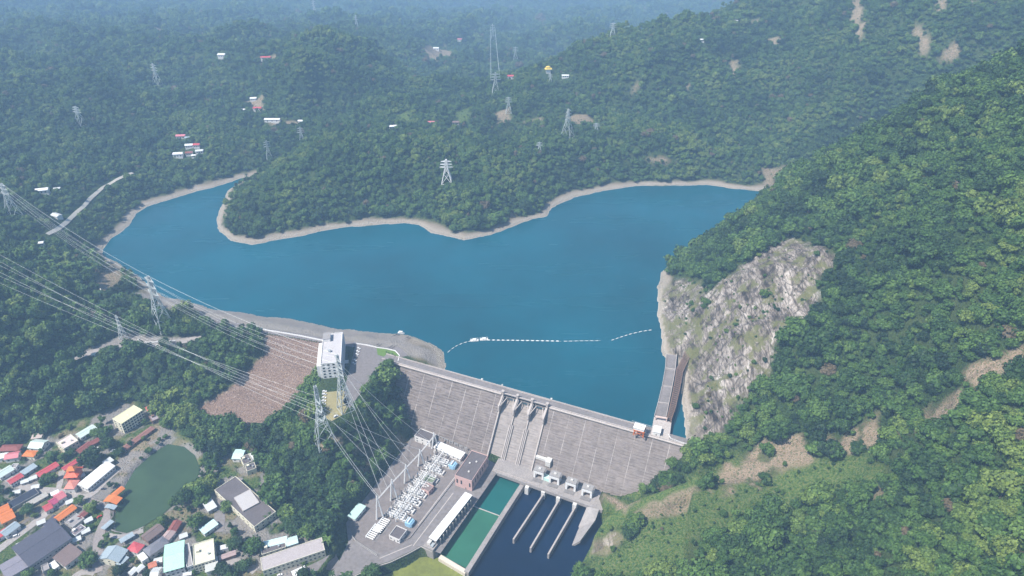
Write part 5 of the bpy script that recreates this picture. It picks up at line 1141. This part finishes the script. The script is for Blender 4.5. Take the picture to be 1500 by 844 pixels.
for a_ in (('crimson roofed farmhouse, highest of the hamlet above the narrow lake arm', 266, 203, 10, 18, 5, WRENDER, PINKR, .1), ('blue grey roofed farmhouse beside the crimson one in the lake arm hamlet', 276, 205, 8, 10, 4, WRENDER, BLUEG, .1),
 ('white roofed house in the middle of the lake arm hamlet', 278, 217, 9, 14, 5, WRENDER, ROOFW, .2), ('brick red roofed house behind the white walled house of the hamlet', 289, 216, 9, 12, 5, WRENDER, RED, .1), ('long white walled house at the front of the lake arm hamlet', 262, 230, 10, 18, 6, CHAIRW, ROOFW, .15),
 ('rust roofed shed in the lake arm hamlet', 278, 227, 9, 13, 4, WRENDER, MAROON, .2), ('small pale roofed house at the outer end of the lake arm hamlet', 293, 224, 9, 14, 4, WRENDER, ROOFP, .2), ('small white cottage below the lake arm hamlet', 285, 231, 6, 8, 4, CHAIRW, ROOFW, 0),
 ('white roofed house alone in the dark wood by the far road', 63, 283, 11, 20, 5, CHAIRW, ROOFW, .3), ('pale small shed beside the white house in the dark wood', 85, 280, 6, 10, 4, WRENDER, ROOFP, .3), ('pale arched greenhouse beside the far road', 84, 319, 9, 16, 4, WRENDER, ROOFP, -.5),
 ('tiny white hut in the dark wood below the far road', 61, 360, 6, 8, 4, CHAIRW, ROOFW, .3), ('white house in the hazy upper valley above a cleared strip', 326, 86, 12, 18, 6, CHAIRW, ROOFW, 0), ('reddish house on the hazy cleared slope', 390, 88, 9, 24, 5, WRENDER, RED, .05), ('white house of the hazy upper hamlet, highest one', 372, 148, 9, 14, 5, CHAIRW, ROOFW, .1),
 ('reddish house of the hazy upper hamlet, lowest one', 378, 162, 9, 18, 5, WRENDER, RED, 0), ('tiny white hut beside the hazy upper hamlet', 357, 164, 6, 9, 4, CHAIRW, ROOFW, 0), ('long pale roofed house on the ridge behind the peninsula, nearer its tip', 400, 180, 9, 34, 5, CHAIRW, ROOFW, 0), ('slim white roofed house on the ridge behind the peninsula, farther from its tip', 446, 180, 8, 26, 4, CHAIRW, ROOFW, 0),
 ('white roofed house behind the peninsula wood', 576, 189, 8, 16, 5, CHAIRW, ROOFW, .2), ('pale cottage beside the white house behind the peninsula wood', 586, 186, 7, 10, 4, WRENDER, ROOFP, .1), ('grey roofed hut in the clearing behind the peninsula', 668, 183, 9, 14, 4, GRENDER, BROWNR, 0), ('pink roofed hut left of the grey hut in the clearing', 632, 182, 8, 14, 4, WRENDER, PINKR, 0),
 ('white house at the rim of the pale quarry bowl in the valley', 639, 74, 12, 18, 6, CHAIRW, ROOFW, 0), ('pink roofed house beyond the pale quarry bowl', 675, 61, 12, 24, 5, WRENDER, PINKR, 0), ('white walled house with red roof beside the valley centre tower', 748, 116, 10, 14, 6, CHAIRW, RED, 0), ('white house far up the hazy valley', 858, 15, 14, 20, 6, CHAIRW, ROOFW, 0),
 ('white house low on the far spur beside the distant water', 1028, 62, 6, 9, 4, CHAIRW, ROOFW, 0), ('white lakeside house at the distant water', 1077, 34, 6, 10, 4, CHAIRW, ROOFW, 0), ('pale roof in the clearing right of the yellow pavilion', 828, 115, 7, 16, 4, CHAIRW, ROOFW, 0)):
    farm(*a_)
b = hit(803, 108); o = thing('hilltop_pavilion', 'pavilion with a bright yellow double roof on a far wooded rise', 'pavilion', (b.x, b.y, b.z+5), .1); o.scale = (.6, .6, .6); YEL = mat('yellow_roof', (.80, .58, .10), .5, .1)
MB().box(-7, 7, -5, 5, -12, 4).build('wall', CHAIRW, o); MB().add([(-12,-8,4),(12,-8,4),(12,8,4),(-12,8,4),(-7,0,9),(7,0,9)], [(0,3,2,1),(0,1,5,4),(2,3,4,5),(1,2,5),(3,0,4)]).build('roof', YEL, o)
MB().box(-4, 2, -3, 3, 7.5, 10).build('upper_storey', CHAIRW, o); MB().add([(-8,-5,10),(6,-5,10),(6,5,10),(-8,5,10),(-4,0,13),(2,0,13)], [(0,3,2,1),(0,1,5,4),(2,3,4,5),(1,2,5),(3,0,4)]).build('upper_roof', YEL, o)
NOTREE.append([(b.x-16, b.y-30), (b.x+16, b.y-30), (b.x+16, b.y+12), (b.x-16, b.y+12)])
p = hit(142, 524); o = thing('roadside_hut', 'small pale hut below the hill road by the wood', 'hut', p, .3); MB().box(-4, 4, -3, 3, -1, 3).build('wall', WRENDER, o); MB().box(-4.4, 4.4, -3.4, 3.4, 3, 3.3).build('roof', PGREEN, o)
p = hit(372, 485); o = thing('roadside_hut', 'small pale roofed hut at the wooded end of the crest road', 'hut', p, .6); MB().box(-4, 4, -2, 2, -1, 3).build('wall', WRENDER, o); MB().box(-4.6, 4.6, -2.6, 2.6, 3, 3.4).build('roof', ROOFP, o)
FWALL = 0
# village roads
road('village_street', [(-20,682),(10,700),(35,714),(60,720),(85,719),(110,727),(125,733),(140,722),(158,700),(172,690)], 7, CONROAD)
road('village_street', [(86,716),(92,700),(90,690)], 5, CONROAD); road('village_street', [(-20,822),(10,796),(40,775),(70,752),(95,735),(112,728)], 7, CONROAD)
road('pond_lane', [(143,840),(144,815),(143,790),(150,770),(160,757),(166,748),(150,742),(130,735)], 8, mat('lane_paving', (.27, .235, .225), .95, .2, .1))
road('pond_plaza', [(160,778),(175,783),(195,780),(210,774)], 12, CONROAD); road('village_street', [(140,840),(120,833),(105,850)], 6, CONROAD)
road('building_lane', [(300,835),(330,825),(350,822),(375,838)], 7, CONROAD); road('building_lane', [(322,750),(330,730),(338,715),(348,700)], 12, ASPH2); road('building_lane', [(320,780),(322,765),(322,750)], 9, ASPH2)
road('building_lane', [(420,850),(450,838),(480,826),(497,822)], 8, ASPH2); road('rail_lane', [(-20,806),(20,778),(55,752),(75,738)], 3, mat('rail_ballast', (.17, .15, .14), .95, .3, .3))
# vehicles
CARW = mat('white_car_paint', (.75, .75, .76), .3, .04, .5, spec=.5); CARR = mat('red_car_paint', (.5, .04, .04), .3, .05, spec=.5); CARD = mat('dark_car_paint', (.05, .055, .07), .3, .05, spec=.5)
WHEEL = MB().tube((0, -.11, 0), (0, .11, 0), .33, 10).mesh('wheel', RUBBER)
def car(label, px, py, z, yaw, m, van=False, group=None):
    p = at(px, py, z); g = float(ground(p.x, p.y)); p.z = max(g, p.z if z != ZV else g)+.06
    o = thing('parked_van' if van else 'parked_car', label, 'van' if van else 'car', p, yaw, group)
    hh = .95 if not van else 1.1
    MB().extr([(-.85, .3), (.85, .3), (.88, .7), (.8, hh), (-.8, hh), (-.88, .7)], -2.1, 2.1).build('body', m, o)
    c0, c1, t0, t1, zt = (-1.5, .9, -1.2, .4, 1.45) if not van else (-2.05, 1.5, -2.0, 1.0, 1.95)
    MB().add([(c0,-.76,hh),(c1,-.76,hh),(c1,.76,hh),(c0,.76,hh),(t0,-.66,zt),(t1,-.66,zt),(t1,.66,zt),(t0,.66,zt)], [(0,1,5,4),(1,2,6,5),(2,3,7,6),(3,0,4,7)]).build('windows', GLASSD, o)
    MB().box(t0-.02, t1+.02, -.68, .68, zt, zt+.06).build('roof', m, o)
    for sx in (-1.3, 1.3):
        for sy in (-.8, .8): link('wheel', WHEEL, o, (sx, sy, .33))
for k in range(6): car('white car in the shaded parking row beside the office building', 518.5+k*.9*1.6, 533-k*4.4, ZO, DYAW-.25, CARW if k != 2 else CARD, False, 'cars beside the office building')
for k in range(7): car('white car in the parking row below the office building end wall', 475.5-k*.35, 574+k*4.6, ZO, DYAW+.3, CARW, k % 3 == 1, 'cars below the office end wall')
car('white van at the outer corner of the office yard', 492, 611, ZO, DYAW+1.2, CARW, True)
car('white car on the red decked lane end by the apartments', 166, 661, ZV, .6, CARW); car('red car at the trees by the pond lane', 146, 758, ZV, .9, CARR); car('dark car parked on the village crossroads', 152, 717, ZV, .1, CARD)
car('white van on the lower street beside the shrine', 24, 786, ZV, .65, CARW, True); car('white car outside the long grey pink building', 410, 843, ZV, .35, CARW); car('dark car in the yard of the long dark roofed building', 326, 736, ZV, 1.2, CARD)
# garden trees of the village, each in its own place
GT = [(158,775,.0,'x')]
def vtree(label, px, py, i, s, zs=1.0, group=None, z=ZV):
    p = at(px, py, z); o = thing('garden_tree', label, 'tree', (p.x, p.y, float(ground(p.x, p.y))-.2), random.uniform(0, 6), group); o.scale = (s, s, s*zs)
    link('crown', CROWNS[i], o); link('trunk', TRUNKS[i], o); return o
VT = [('big round grey green tree beside the brown sheet roofed hall', 132, 829, 5, 1.25), ('bright green bushy tree between the pond lane and the orange pavilion', 137, 748, 1, 1.15), ('round dark tree on the market hall corner by the pond', 164, 716, 2, 1.0), ('dull brown green tree at the village crossroads', 118, 738, 3, 1.0),
 ('dark tree among roofs at the terrace row', 43, 752, 1, 1.1), ('leafy tree on the knoll below the crimson roof', 72, 706, 3, 1.15), ('second leafy tree on the knoll, nearer the lane', 62, 711, 0, .95), ('third leafy tree on the knoll, nearest the temple', 82, 703, 2, 1.0), ('green tree behind the knoll, above the crimson roof', 80, 673, 1, 1.15), ('green tree beside the thin crimson roof', 95, 676, 0, 1.2),
 ('tree below the cream villa', 105, 668, 3, 1.0), ('tree between orange roof and villa', 62, 668, 2, 1.1), ('dark tree by the pale green hall and apartments', 154, 640, 5, 1.0), ('tall dark tree at the apartment end wall', 158, 655, 1, 1.2), ('tree in front of the apartment balconies', 213, 622, 2, .9), ('tree beside the market hall, village side', 135, 685, 3, 1.1), ('tree behind the market hall', 145, 672, 0, 1.1), ('tree at the upper end of the market hall by the pond bank', 175, 668, 3, 1.0),
 ('brown dry tree on the pond bank', 182, 664, 0, .95), ('bank tree above the pond, second from the dry one', 192, 655, 2, .9), ('small bank tree near the pond head', 212, 646, 2, .8), ('green tree below the mint hall lane', 178, 841, 1, 1.1), ('tree between blue gable and slate roof', 197, 826, 2, .85), ('dark shrubby tree on the plaza edge', 158, 792, 2, 1.0), ('dark shrub tree on the plaza by the lane', 150, 800, 4, 1.1), ('tree at the lower edge between factory hall and brown hall', 45, 846, 1, 1.0), ('tree at the lower edge below the brown hall', 78, 845, 0, .95),
 ('tree beside the shrine at the picture edge', 4, 722, 3, 1.0), ('pale green tree beside the black net canopy', 20, 730, 2, .9), ('tree between terrace row and lane', 52, 758, 4, 1.1), ('round garden tree at the long dark roofed building', 333, 748, 1, 1.1), ('second garden tree at the long dark roofed building', 346, 785, 0, 1.1), ('garden tree at the corner by the grey pink building', 393, 762, 3, 1.0), ('tree in front of the cream block', 318, 842, 2, 1.0), ('tree left of the grey pink building', 362, 832, 1, 1.1), ('tree at the corner of the grey pink building lane', 350, 836, 3, 1.0)]
# ------------------------------------------------------------------ trees
def leaf_mat(name, greens, dry=.012):
    m, t, b = nt(name)
    oi = N(t, 'ShaderNodeObjectInfo'); geo = N(t, 'ShaderNodeNewGeometry')
    ln = N(t, 'ShaderNodeTexNoise'); ln.inputs['Scale'].default_value = .012; ln.inputs['Detail'].default_value = 3; L(t, oi.outputs['Location'], ln.inputs['Vector'])
    ad = N(t, 'ShaderNodeMath', operation='MULTIPLY_ADD', i_1=.75); L(t, oi.outputs['Random'], ad.inputs[0])
    mu = N(t, 'ShaderNodeMath', operation='MULTIPLY_ADD', i_1=1.9, i_2=-.80); L(t, ln.outputs['Fac'], mu.inputs[0]); L(t, mu.outputs[0], ad.inputs[2])
    o = ramp(t, ad.outputs[0], [(i/(len(greens)-1), g) for i, g in enumerate(greens)])
    o = mix(t, geo.outputs['Random Per Island'], mix(t, 1, o, (.5, .55, .52), 'MULTIPLY'), mix(t, 1, o, (1.6, 1.45, 1.2), 'MULTIPLY'))
    wn = N(t, 'ShaderNodeTexWhiteNoise', noise_dimensions='1D'); L(t, oi.outputs['Random'], wn.inputs['W'])
    lt = N(t, 'ShaderNodeMath', operation='LESS_THAN', i_1=dry); L(t, wn.outputs['Value'], lt.inputs[0])
    o = mix(t, lt.outputs[0], o, (.115, .088, .05))
    L(t, o, b.inputs['Base Color']); b.inputs['Roughness'].default_value = .65; b.inputs['Specular IOR Level'].default_value = .25
    return m
LEAF = leaf_mat('evergreen_leaves', [(.011, .029, .012), (.024, .058, .016), (.042, .094, .021), (.064, .124, .028), (.108, .160, .038)])
BARK = mat('bark', (.16, .13, .10), .95, .3, 2)
def crown_mesh(name, seed, Rx, Hc, z0, lobes, n, leaf, flat=.75, palm=False):
    r = random.Random(seed); mb = MB()
    cs = []
    if palm:
        for k in range(15):
            a = k*2.4+r.random(); up = r.uniform(-.3, 1.0); Ln = Rx*r.uniform(.8, 1.1)
            p0 = Vector((0, 0, z0)); pr = p0
            for j in range(1, 4):
                q = p0+Vector((math.cos(a), math.sin(a), 0))*Ln*j/3+Vector((0, 0, up*Ln*(j/3)-Ln*.75*(j/3)**2))
                sd = Vector((-math.sin(a), math.cos(a), 0))*(.55*(1.15-j/3)+.06)
                sp = Vector((-math.sin(a), math.cos(a), 0))*(.55*(1.15-(j-1)/3)+.06)
                mb.add([pr-sp, pr+sp, q+sd, q-sd], [(0, 1, 2, 3)]); pr = q
        return mb.mesh(name, LEAF)
    for k in range(lobes):
        a = r.uniform(0, 6.28); rr = Rx*r.uniform(.15, .68)*(0 if k == 0 else 1); hz = r.uniform(.25, .8)
        cs.append((Vector((rr*math.cos(a), rr*math.sin(a), z0+Hc*hz*(1-.35*rr/Rx))), r.uniform(.24, .54)*Rx))
    # inner foliage mass of each bough
    for c, q in cs:
        b = bmesh.new(); bmesh.ops.create_icosphere(b, subdivisions=1, radius=q*.66)
        vs = [Vector((v.co.x*r.uniform(.8, 1.15), v.co.y*r.uniform(.8, 1.15), v.co.z*flat*r.uniform(.8, 1.15)))+c for v in b.verts]
        fs = [tuple(v.index for v in f.verts) for f in b.faces]; b.free(); mb.add(vs, fs)
    for i in range(n):
        c, q = r.choice(cs)
        d = Vector((r.gauss(0, 1), r.gauss(0, 1), r.gauss(.35, 1))).normalized()
        p = c+Vector((d.x*q, d.y*q, d.z*q*flat))*r.uniform(.66, 1.26)
        nrm = (d+Vector((r.uniform(-.8, .8), r.uniform(-.8, .8), r.uniform(-.3, .9)))).normalized()
        u = nrm.cross(Vector((r.uniform(-1, 1), r.uniform(-1, 1), r.uniform(-1, 1)))).normalized(); w = nrm.cross(u)
        s_ = leaf*r.uniform(.6, 1.3); a2 = s_*r.uniform(.5, .9)
        mb.add([p-u*s_*.5-w*a2*.3, p+w*a2*-.55, p+u*s_*.5-w*a2*.2, p+u*s_*.25+w*a2*.5, p-u*s_*.3+w*a2*.55], [(0, 1, 2, 3, 4)])
    me = bpy.data.meshes.new(name); me.from_pydata(mb.v, [], mb.f); me.update(); me.materials.append(LEAF); return me
def trunk_mesh(name, seed, h, rad_, spread):
    r = random.Random(seed); mb = MB(); mb.tube((0, 0, -1.5), (0, 0, h*.55), rad_, 7, rad_*.7)
    for k in range(4):
        a = k*1.57+r.uniform(-.4, .4); e = Vector((math.cos(a)*spread, math.sin(a)*spread, h*r.uniform(.85, 1.05))); mb.tube((0, 0, h*.45), e, rad_*.5, 5, rad_*.15)
    return mb.mesh(name, BARK)
#            Rx  Hc  z0  lobes n  leaf
KINDS = [(4.2, 6.0, 2.2, 11, 900, 1.0), (5.4, 6.5, 3.0, 15, 1150, 1.1), (3.2, 8.5, 1.8, 9, 800, .9), (4.8, 4.4, 3.4, 14, 1000, .95), (3.0, 4.0, 1.0, 8, 620, .85), (6.4, 7.0, 3.8, 18, 1300, 1.15)]
CROWNS = [crown_mesh('tree_crown_%d' % i, 40+i, *k) for i, k in enumerate(KINDS)]
TRUNKS = [trunk_mesh('tree_trunk_%d' % i, 70+i, k[2]+k[1]*.5, .22+.02*k[0], k[0]*.45) for i, k in enumerate(KINDS)]
PALM = crown_mesh('palm_crown', 5, 3.2, 0, 8.0, 0, 0, 0, palm=True)
tcol = bpy.data.collections.new('tree_library')           # source meshes for the mass of the forest; not linked to the scene
def lib(i, crown, trunk):
    b = bmesh.new(); b.from_mesh(crown); b.from_mesh(trunk) if trunk else None
    me = bpy.data.meshes.new('lib_tree_%d' % i); b.to_mesh(me); b.free(); me.materials.append(LEAF); o = bpy.data.objects.new('lib_tree_%d' % i, me); tcol.objects.link(o); return o
for i in range(6): lib(i, CROWNS[i], None)
pm = MB().tube((0, 0, -1), (0, 0, 8), .18, 5, .12).mesh('palm_stem', LEAF); lib(6, PALM, pm)

def scatter():
    P = []
    for r0, r1, sp, s0 in ((200, 950, 4.9, 1.25), (950, 1500, 5.0, .86), (1500, 2300, 7.4, 1.15), (2300, 4600, 14, 2.0)):
        xs = np.arange(-r1, r1, sp); ys = np.arange(50, r1, sp); X, Y = np.meshgrid(xs, ys); X = X.ravel(); Y = Y.ravel()
        X = X+rng.uniform(-.48, .48, X.shape)*sp; Y = Y+rng.uniform(-.48, .48, Y.shape)*sp
        d = np.hypot(X, Y); k = (d >= r0) & (d < r1) & (np.abs(np.arctan2(X, Y)) < R(68)); X = X[k]; Y = Y[k]
        Z = ground(X, Y); px, py = topix(X, Y, Z); k = (px > -380) & (px < 1950) & (py > -160) & (py < 1120); X = X[k]; Y = Y[k]; Z = Z[k]
        P.append(np.stack([X, Y, Z, np.full(X.shape, s0), np.full(X.shape, sp)], -1))
    return np.concatenate(P)
PT = scatter()
def cover_at(x, y):
    i = np.clip(np.rint((np.arctan2(x, y)+AMAX)/(2*AMAX)*(NA-1)), 0, NA-1).astype(int); j = np.clip(np.rint(np.log(np.maximum(np.hypot(x, y), R0)/R0)/LR*(NR-1)), 0, NR-1).astype(int)
    return {k: CV[k][j, i] for k in CV}, DLK[j, i]
def b_side(x, y):                           # downstream of the embankment crest
    return inside(DOWN, x, y)
FARRD = [tuple(hit(*q)) for q in [(70,345),(92,333),(105,320),(122,305),(138,287),(152,275),(168,266),(195,254)]]
def keep_trees(PT):
    x, y, z = PT[:, 0], PT[:, 1], PT[:, 2]; c, dl = cover_at(x, y); u = rng.random(len(x))
    p = np.ones(len(x)); p *= 1-np.clip(c['soil']*1.0, 0, .97); scr = fbm(x, y, 24, 3, 97) > .02; p *= np.where(c['rock'] > .4, np.where(scr, .42, .05), 1-np.clip(c['rock']*1.08, 0, .985)); p *= 1-np.clip(c['grass']*.97, 0, .55); p *= 1-np.clip(c['paved']*2, 0, 1); p *= 1-np.clip(c['field']*2, 0, 1)*.997; p *= 1-np.clip(c['shore']*1.6, 0, 1)
    p *= (dl > 2)*(sdist(POND, x, y) > 1.5)
    for P, pz, f in PADS: p *= sdist(P, x, y) > 3.5
    ok = (sdist(VILL, x, y) > 2)
    for P in ALLOW_PX: ok |= inside(poly_at(P, -36), x, y)
    p = np.where((sdist(VILL, x, y) < 2) & ok & (sdist(POND, x, y) > 2), np.maximum(p, .97), p); sp = sdist(POND, x, y); ppx, ppy = topix(x, y, z); ring = (sp > 1.5) & (sp < 9) & ((ppx > 228) | (ppy < 700)) & (ppy < 772); p = np.where(ring, .8, p); inv = (sdist(VILL, x, y) < -1) & ~ok & ~ring & (sp > 3); p = np.where(inv, np.where(fbm(x, y, 16, 3, 77) < .02, .5, .06), p); p *= ok | ring | inv
    for RP, rw in ROADL: p *= segdist(RP, x, y)[0] > rw/2+1.2
    for P, w in ((FARRD, 8), (CREST_RD, 7), (HILL_RD, 6.5), (BENCH, 4), (TRACK2, 5)): p *= segdist(P, x, y)[0] > w
    a = (x-DA.x)*dc+(y-DA.y)*ds; b = -(x-DA.x)*ds+(y-DA.y)*dc
    p *= ~((a > -2) & (a < DL+2) & (b < 14) & (b > -50) & (((b < 0) & (z < 4.5+b/SLOPE)) | ((b >= 0) & (z < 7))))
    dE = segdist(CREST_RD[2:], x, y)[0]; p *= ~((dE < 30) & (dl < 70) & (dl > -1) & (z > -2) & (dE*0 < 1) & ~((b_side(x, y)) ))
    p *= c['field'] < .35
    for P in NOTREE: p *= sdist(P, x, y) > 1.5
    gap = fbm(x, y, 55, 3, 90); p *= np.where(gap < -.55, .6, .98)
    return PT[u < p]
PT = keep_trees(PT)
def place_trees(PT):
    x, y, z = PT[:, 0], PT[:, 1], PT[:, 2]; n = len(PT)
    vi = rng.choice(6, n, p=[.22, .17, .17, .17, .15, .12]); sc = PT[:, 3]*rng.choice([.55, .8, 1.05, 1.35], n, p=[.3, .35, .25, .1])*rng.uniform(.8, 1.2, n)*(1+.22*fbm(x, y, 40, 2, 91))
    sp = sdist(POND, x, y); sc = np.where(sp < 9, sc*.55, sc); ck_ = cover_at(x, y)[0]; sc = np.where(ck_['rock'] > .4, sc*rng.uniform(.16, .42, n), sc); sc = np.where(ck_['soil']+ck_['grass'] > .5, sc*rng.uniform(.14, .42, n), sc)
    inv = (sdist(VILL, x, y) < -1) & (sp >= 9)
    for P in ALLOW_PX: inv &= ~inside(poly_at(P, -36), x, y)
    sc = np.where(inv, sc*.36, sc)
    palm = (fbm(x, y, 130, 2, 95) > .22) & (rng.random(n) < .55) & (x < 120) & (PT[:, 4] < 12); vi[palm] = 6
    return vi, sc, rng.uniform(0, 6.28, n)
VI, SC, RO = place_trees(PT)
ZS = rng.uniform(.7, 1.4, len(PT))
def forest_object(name, sel):
    P = PT[sel]; me = bpy.data.meshes.new(name); me.vertices.add(len(P)); Q = P[:, :3].copy(); Q[:, 2] -= .3; me.vertices.foreach_set('co', Q.astype(np.float32).ravel())
    for nm, ty, val in (('kind_index', 'INT', VI[sel].astype(np.int32)), ('size', 'FLOAT', SC[sel].astype(np.float32)), ('turn', 'FLOAT', RO[sel].astype(np.float32)), ('stretch', 'FLOAT', (SC[sel]*ZS[sel]).astype(np.float32))):
        a = me.attributes.new(nm, ty, 'POINT'); a.data.foreach_set('value', val)
    me.materials.append(LEAF)
    o = link(name, me, kind='stuff')
    g = bpy.data.node_groups.new(name+'_trees', 'GeometryNodeTree')
    g.interface.new_socket('Geometry', in_out='INPUT', socket_type='NodeSocketGeometry'); g.interface.new_socket('Geometry', in_out='OUTPUT', socket_type='NodeSocketGeometry')
    gi = g.nodes.new('NodeGroupInput'); go = g.nodes.new('NodeGroupOutput'); ip = g.nodes.new('GeometryNodeInstanceOnPoints'); ci = g.nodes.new('GeometryNodeCollectionInfo')
    ci.inputs['Collection'].default_value = tcol; ci.inputs['Separate Children'].default_value = True; ci.inputs['Reset Children'].default_value = True
    def attr(nm, ty):
        a = g.nodes.new('GeometryNodeInputNamedAttribute'); a.data_type = ty; a.inputs['Name'].default_value = nm; return a.outputs['Attribute']
    cx = g.nodes.new('ShaderNodeCombineXYZ'); g.links.new(attr('turn', 'FLOAT'), cx.inputs['Z'])
    g.links.new(gi.outputs[0], ip.inputs['Points']); g.links.new(ci.outputs[0], ip.inputs['Instance']); ip.inputs['Pick Instance'].default_value = True
    g.links.new(attr('kind_index', 'INT'), ip.inputs['Instance Index']); g.links.new(cx.outputs[0], ip.inputs['Rotation']); cs = g.nodes.new('ShaderNodeCombineXYZ'); sz = attr('size', 'FLOAT'); g.links.new(sz, cs.inputs['X']); g.links.new(sz, cs.inputs['Y']); g.links.new(attr('stretch', 'FLOAT'), cs.inputs['Z']); g.links.new(cs.outputs[0], ip.inputs['Scale'])
    g.links.new(ip.outputs[0], go.inputs[0])
    md = o.modifiers.new('trees', 'NODES'); md.node_group = g
    return o
# the trees that show largest, one by one
tx, ty = topix(PT[:, 0], PT[:, 1], PT[:, 2]+4)
dep = np.sqrt(PT[:, 0]**2+PT[:, 1]**2+(PT[:, 2]-CZ)**2)
rx = np.array([k[0] for k in KINDS]+[3.0])
big = np.where((tx > 4) & (tx < 1496) & (ty > 4) & (ty < 840) & (VI < 6), rx[VI]*SC/dep, 0)
order = np.argsort(-big)[:N_TREES]
solo = np.zeros(len(PT), bool); solo[order] = True
forest_object('forest', np.where(~solo)[0])

def tree(i, x, y, z, s, rot, label, group, cat='tree', name='broadleaf_tree', zs=1.0):
    o = thing(name, label, cat, (x, y, z-.3), rot, group); o.scale = (s, s, s*zs)
    link('crown', CROWNS[i], o); link('trunk', TRUNKS[i], o); return o
for k in order:
    x, y, z = PT[k, :3]; px, py = tx[k], ty[k]
    if px > 700: lab, g = TREE_ZONES(px, py)
    else: lab, g = ('leafy green tree in the wood between the village and the switchyard', 'trees of the wood between village and switchyard')
    tree(int(VI[k]), x, y, z, float(SC[k]), float(RO[k]), lab, g, zs=float(ZS[k]))
print('forest', len(PT), 'solo', len(order), sum(1 for k in order if tx[k] > 700))

for a_ in VT: vtree(*a_)
HEDGE = [(392+i*3.6, 489.8+i*.62) for i in range(22)]
for px, py in HEDGE:
    p = hit(px, py); shrub('hedge_bush', 'small round bush in the row along the embankment crest road', p, .28, 'bushes along the embankment crest road', 4)
for px, py, s_ in ((570,519,.30),(575,521,.35),(566,517,.26),(579,523,.28)):
    p = at(px, py, ZO); shrub('lawn_shrub', 'small dark shrub on the rounded lawn bed by the crest road', p, s_, 'shrubs on the lawn bed', 2)
# ------------------------------------------------------------------ light, sky, air
SUN = Vector((-.50, -.28, .83)).normalized()
sl = bpy.data.lights.new('sun', 'SUN'); sl.energy = 5.0; sl.angle = R(.6); sl.color = (1, .955, .88)
so = bpy.data.objects.new('sun', sl); COL.objects.link(so); so.rotation_euler = SUN.to_track_quat('Z', 'Y').to_euler(); so.location = (-500, -300, 1200)
w = bpy.data.worlds.new('World'); S.world = w; w.use_nodes = True; wt = w.node_tree
sky = wt.nodes.new('ShaderNodeTexSky'); sky.sky_type = 'NISHITA'; sky.sun_disc = False
sky.sun_elevation = math.asin(SUN.z); sky.sun_rotation = math.atan2(SUN.x, SUN.y); sky.altitude = 400
bg = wt.nodes['Background']; bg.inputs['Strength'].default_value = .085; wt.links.new(sky.outputs[0], bg.inputs['Color'])
hm = bpy.data.materials.new('haze'); hm.use_nodes = True; ht = hm.node_tree; ht.nodes.clear()
ho = ht.nodes.new('ShaderNodeOutputMaterial'); pv = ht.nodes.new('ShaderNodeVolumePrincipled'); ht.links.new(pv.outputs[0], ho.inputs['Volume'])
pv.inputs['Color'].default_value = (.44, .69, 1.0, 1); pv.inputs['Density'].default_value = HAZE; pv.inputs['Anisotropy'].default_value = .0
zmin = float(GZ.min())-1.5; zmax = max(float(GZ.max()), CZ)+40
hz = MB().box(-7200, 7200, -600, 7300, zmin, zmax).build('haze', hm); hz['kind'] = 'stuff'
S.view_settings.view_transform = 'Standard'; S.view_settings.look = 'None'; S.view_settings.exposure = EXPO; S.view_settings.gamma = 1
S.cycles.use_denoising = True
try: S.cycles.denoiser = 'OPENIMAGEDENOISE'
except Exception: pass
S.cycles.max_bounces = 4; S.cycles.diffuse_bounces = 2; S.cycles.glossy_bounces = 2; S.cycles.transmission_bounces = 2; S.cycles.volume_bounces = 3; S.cycles.transparent_max_bounces = 4
S.cycles.use_adaptive_sampling = True; S.cycles.adaptive_threshold = .02
S.render.film_transparent = False
